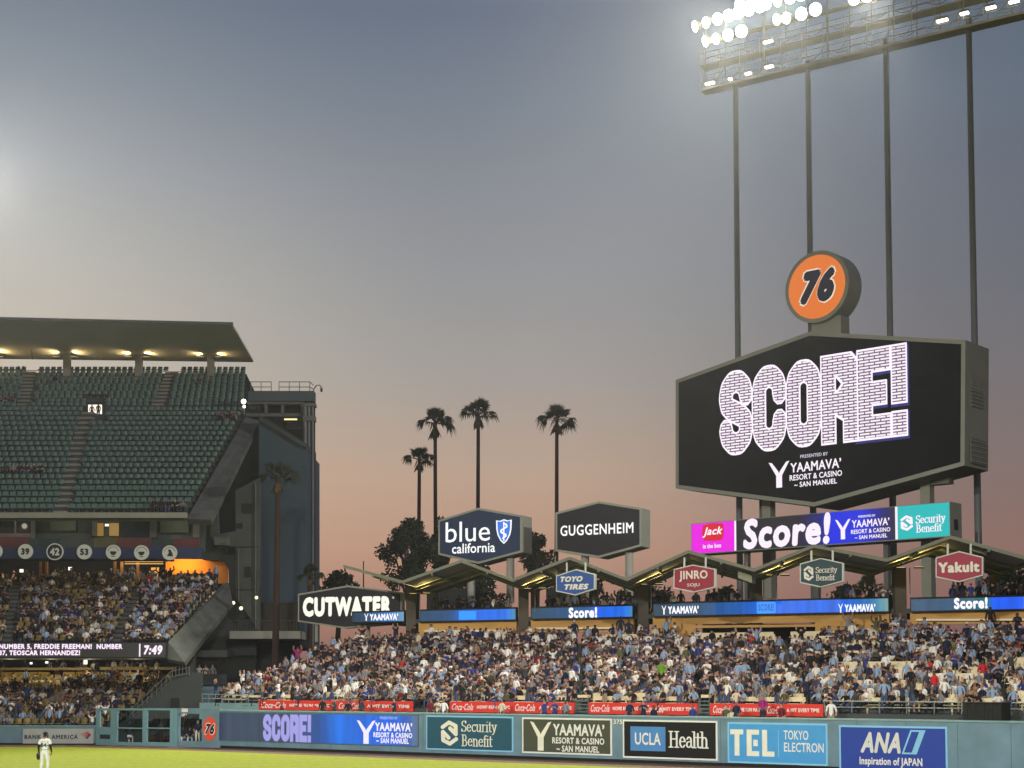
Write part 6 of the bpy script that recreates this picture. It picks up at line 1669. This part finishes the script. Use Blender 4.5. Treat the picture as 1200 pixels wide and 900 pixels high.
for x, y, n in ((32, 551, 6), (210, 592, 7), (278, 492, 4), (8, 470, 3), (62, 447, 1), (233, 449, 1)):
    for k in range(n):
        dk = up1 if y > 480 else up2
        t = 0.05 if y > 585 else None
        i = max(range(dk.n), key=lambda i: -abs(project(lerp(*dk.ends((i + .5) / dk.n), .5).xy.to_3d() + Vector((0, 0, dk.z(i) + .5)))[1] - y))
        row = dk.row(i, .5); j = min(range(len(row)), key=lambda j: abs(project(row[j][0])[0] - x)); j = max(0, min(len(row) - 1, j + k - n // 2))
        lk = look(gr, 0.02); lk['shirt'] = gr.choice(['black', 'navy', 'charcoal', 'grey']); add_mass(row[j][0], row[j][1], lk)
for k in range(46):       # people on the dark concourses
    lv = k % 2; x = gr.uniform(0, 190); D = 124.5 if not lv else 121.5
    q = P(x, 684 if not lv else 789, D); lk = look(gr, 3.0); lk['shirt'] = gr.choice(['navy', 'black', 'charcoal', 'grey', 'white']); lk['pose'] = 'stand'; add_mass(Vector((q.x, q.y, q.z - .55)), gr.uniform(-1, 1), lk)
tag(bulk('crowd', geos, mass, cmats, None, True), 'dense crowd of seated spectators filling the distant rows and far stands', 'crowd', None, 'stuff')
print('PEOPLE', PEOPLE, 'MASS', len(mass), 'PLACES', len(places))

# --- the outfielder on the grass
FP = Vector((P(52.3, 906, 1).x * 0, 0, 0)); gpt = G(52.3, 906.5, .012)
J = {'pel': ((0, .02, .97), (.150, .125)), 'wa': ((0, .02, 1.09), (.142, .11)), 'che': ((0, .01, 1.30), (.178, .13)), 'nb': ((0, .03, 1.47), (.10, .085)), 'nk': ((0, .02, 1.56), .060), 'hd': ((0, -.01, 1.665), (.082, .10)), 'ht': ((0, .0, 1.77), .07)}
for s, k in ((1, 'l'), (-1, 'r')):
    J['hp' + k] = ((.105 * s, .03, .90), .118); J['th' + k] = ((.125 * s, .01, .70), .10); J['kn' + k] = ((.14 * s, -.01, .50), .072); J['cf' + k] = ((.15 * s, .03, .34), .074); J['an' + k] = ((.155 * s, .03, .10), .048); J['to' + k] = ((.18 * s, -.16, .045), .045)
    J['sh' + k] = ((.20 * s, .02, 1.435), .082); J['sl' + k] = ((.255 * s, .03, 1.27), .068); J['el' + k] = ((.285 * s, .05, 1.14), .05)
    J['wr' + k] = ((.30 * s, -.03, .92), .036); J['pa' + k] = ((.305 * s, -.05, .84), (.042, .028))
J['wrr'] = ((-.25, -.10, .95), .036); J['par'] = ((-.22, -.15, .88), (.04, .028))   # the right hand is held in front of the hip
B = [('pel', 'wa', TR), ('wa', 'che', SH), ('che', 'nb', SH), ('nb', 'nk', SK), ('nk', 'hd', SK), ('hd', 'ht', HA)]
for k in 'lr':
    B += [('pel', 'hp' + k, TR), ('hp' + k, 'th' + k, TR), ('th' + k, 'kn' + k, TR), ('kn' + k, 'cf' + k, TR), ('cf' + k, 'an' + k, TR), ('an' + k, 'to' + k, SO), ('nb', 'sh' + k, SH), ('sh' + k, 'sl' + k, SH), ('sl' + k, 'el' + k, 5), ('el' + k, 'wr' + k, 5), ('wr' + k, 'pa' + k, SK)]
for j in range(4):      # fingers of the bare hand
    a = (-.235 + .022 * j, -.175, .83 - .004 * abs(j - 1.5)); J['f%d' % j] = (a, .010); J['g%d' % j] = ((a[0] + .01, a[1] + .02, a[2] - .045), .009); B += [('par', 'f%d' % j, SK), ('f%d' % j, 'g%d' % j, SK)]
J['tm'] = ((-.175, -.18, .865), .011); B.append(('par', 'tm', SK))
V, Fc, tags = grow(J, B, 2)
ply = bpy.data.meshes.new('person'); ply.from_pydata(V, [], Fc)
m_kit = mat('white_kit', (206, 210, 200), .8, .04, 6); m_und = mat('black_sleeve', (22, 24, 30), .8, .05)
for m in (M_SK[1], M_HA['black cap'], m_kit, m_kit, mat('black_boot', (24, 24, 28), .5, .05), m_und): ply.materials.append(m)
ply.polygons.foreach_set('material_index', np.array(tags, dtype=np.int32)); ply.polygons.foreach_set('use_smooth', np.ones(len(Fc), dtype=bool)); ply.update()
# facing the wall: the back is turned to the camera
pl = bpy.data.objects.new('person', ply); col.objects.link(pl)
pl.location = gpt; ry = math.pi + math.atan2(-gpt.x, gpt.y) * -1 + .12; pl.rotation_euler = (0, 0, ry); pl.scale = (1.04,) * 3
tag(pl, 'outfielder in white uniform with number 54 on his back, dark cap and black sleeves', 'person'); MW[pl.name] = Matrix.Identity(4)
mb = MB()       # cap: crown, button and brim
hd = Vector(J['hd'][0]) + Vector((0, .005, .035))
rings = [(.107, -.01), (.108, .03), (.098, .07), (.07, .10), (.03, .117), (.002, .12)]
for r_, z in rings: mb.v += [(hd.x + r_ * .92 * math.cos(2 * math.pi * j / 20), hd.y + r_ * 1.06 * math.sin(2 * math.pi * j / 20), hd.z + z) for j in range(20)]
for k in range(len(rings) - 1):
    for j in range(20): mb.f.append((k * 20 + j, k * 20 + (j + 1) % 20, (k + 1) * 20 + (j + 1) % 20, (k + 1) * 20 + j)); mb.m.append(0)
br = [(hd.x + .085 * math.cos(R(200 + 14 * j)), hd.y + (.10 if j in (0, 10) else .10 + .085 * math.sin(math.pi * j / 10)) * math.sin(R(200 + 14 * j)), hd.z + .0 - .02 * math.sin(math.pi * j / 10)) for j in range(11)]
mb.prism(br, (0, 0, .012)); mb.build('cap', m_und, pl, smooth=False)
mb = MB(); ball(mb, (.325, -.07, .775), .115, 0, 14, 8, 1.25)
gv = []
for x, y, z in mb.v: gv.append((.325 + (x - .325) * 1.0, -.07 + (y + .07) * .55, z))
mb.v = gv
for j in range(4): mb.tube([(.25 + .05 * j, -.09, .74), (.235 + .06 * j, -.12, .66), (.25 + .05 * j, -.15, .60)], [.034, .032, .024], 7)
mb.tube([(.235, -.09, .80), (.195, -.12, .73), (.20, -.14, .67)], [.03, .03, .022], 7)
mb.build('glove', mat('black_leather', (30, 30, 32), .45, .1), pl, smooth=True)
mb = MB(); mb.tube([(.16 * math.cos(2 * math.pi * k / 20), .02 + .135 * math.sin(2 * math.pi * k / 20), 1.035) for k in range(21)], .016, 5, caps=False); mb.build('belt', mat('grey_belt', (150, 152, 142), .6, .05), pl)
# number and name lie on the curve of the back
from mathutils.bvhtree import BVHTree
bvh = BVHTree.FromPolygons([Vector(v) for v in V], Fc)
def on_back_cloth(s, x0, x1, z0, z1, bold):
    v, fs = text_raw(s, bold, 0, 1.0); lo, hi = v.min(0), v.max(0); mb = MB()
    for a, b in v:
        x = -(x0 + (a - lo[0]) / (hi[0] - lo[0]) * (x1 - x0)); z = z0 + (b - lo[1]) / (hi[1] - lo[1]) * (z1 - z0)
        h = bvh.ray_cast(Vector((x, 1, z)), Vector((0, -1, 0))); y = (h[0].y if h[0] else .14) + .022
        mb.v.append((x, y, z))
    mb.f = [tuple(f) for f in fs]; mb.m = [0] * len(fs)
    return mb.build('lettering', mat('number_ink', (30, 40, 64), .7, .05), pl)
on_back_cloth('54', -.115, .115, 1.15, 1.335, .02)
on_back_cloth('RUIZ', -.08, .08, 1.375, 1.412, .01)
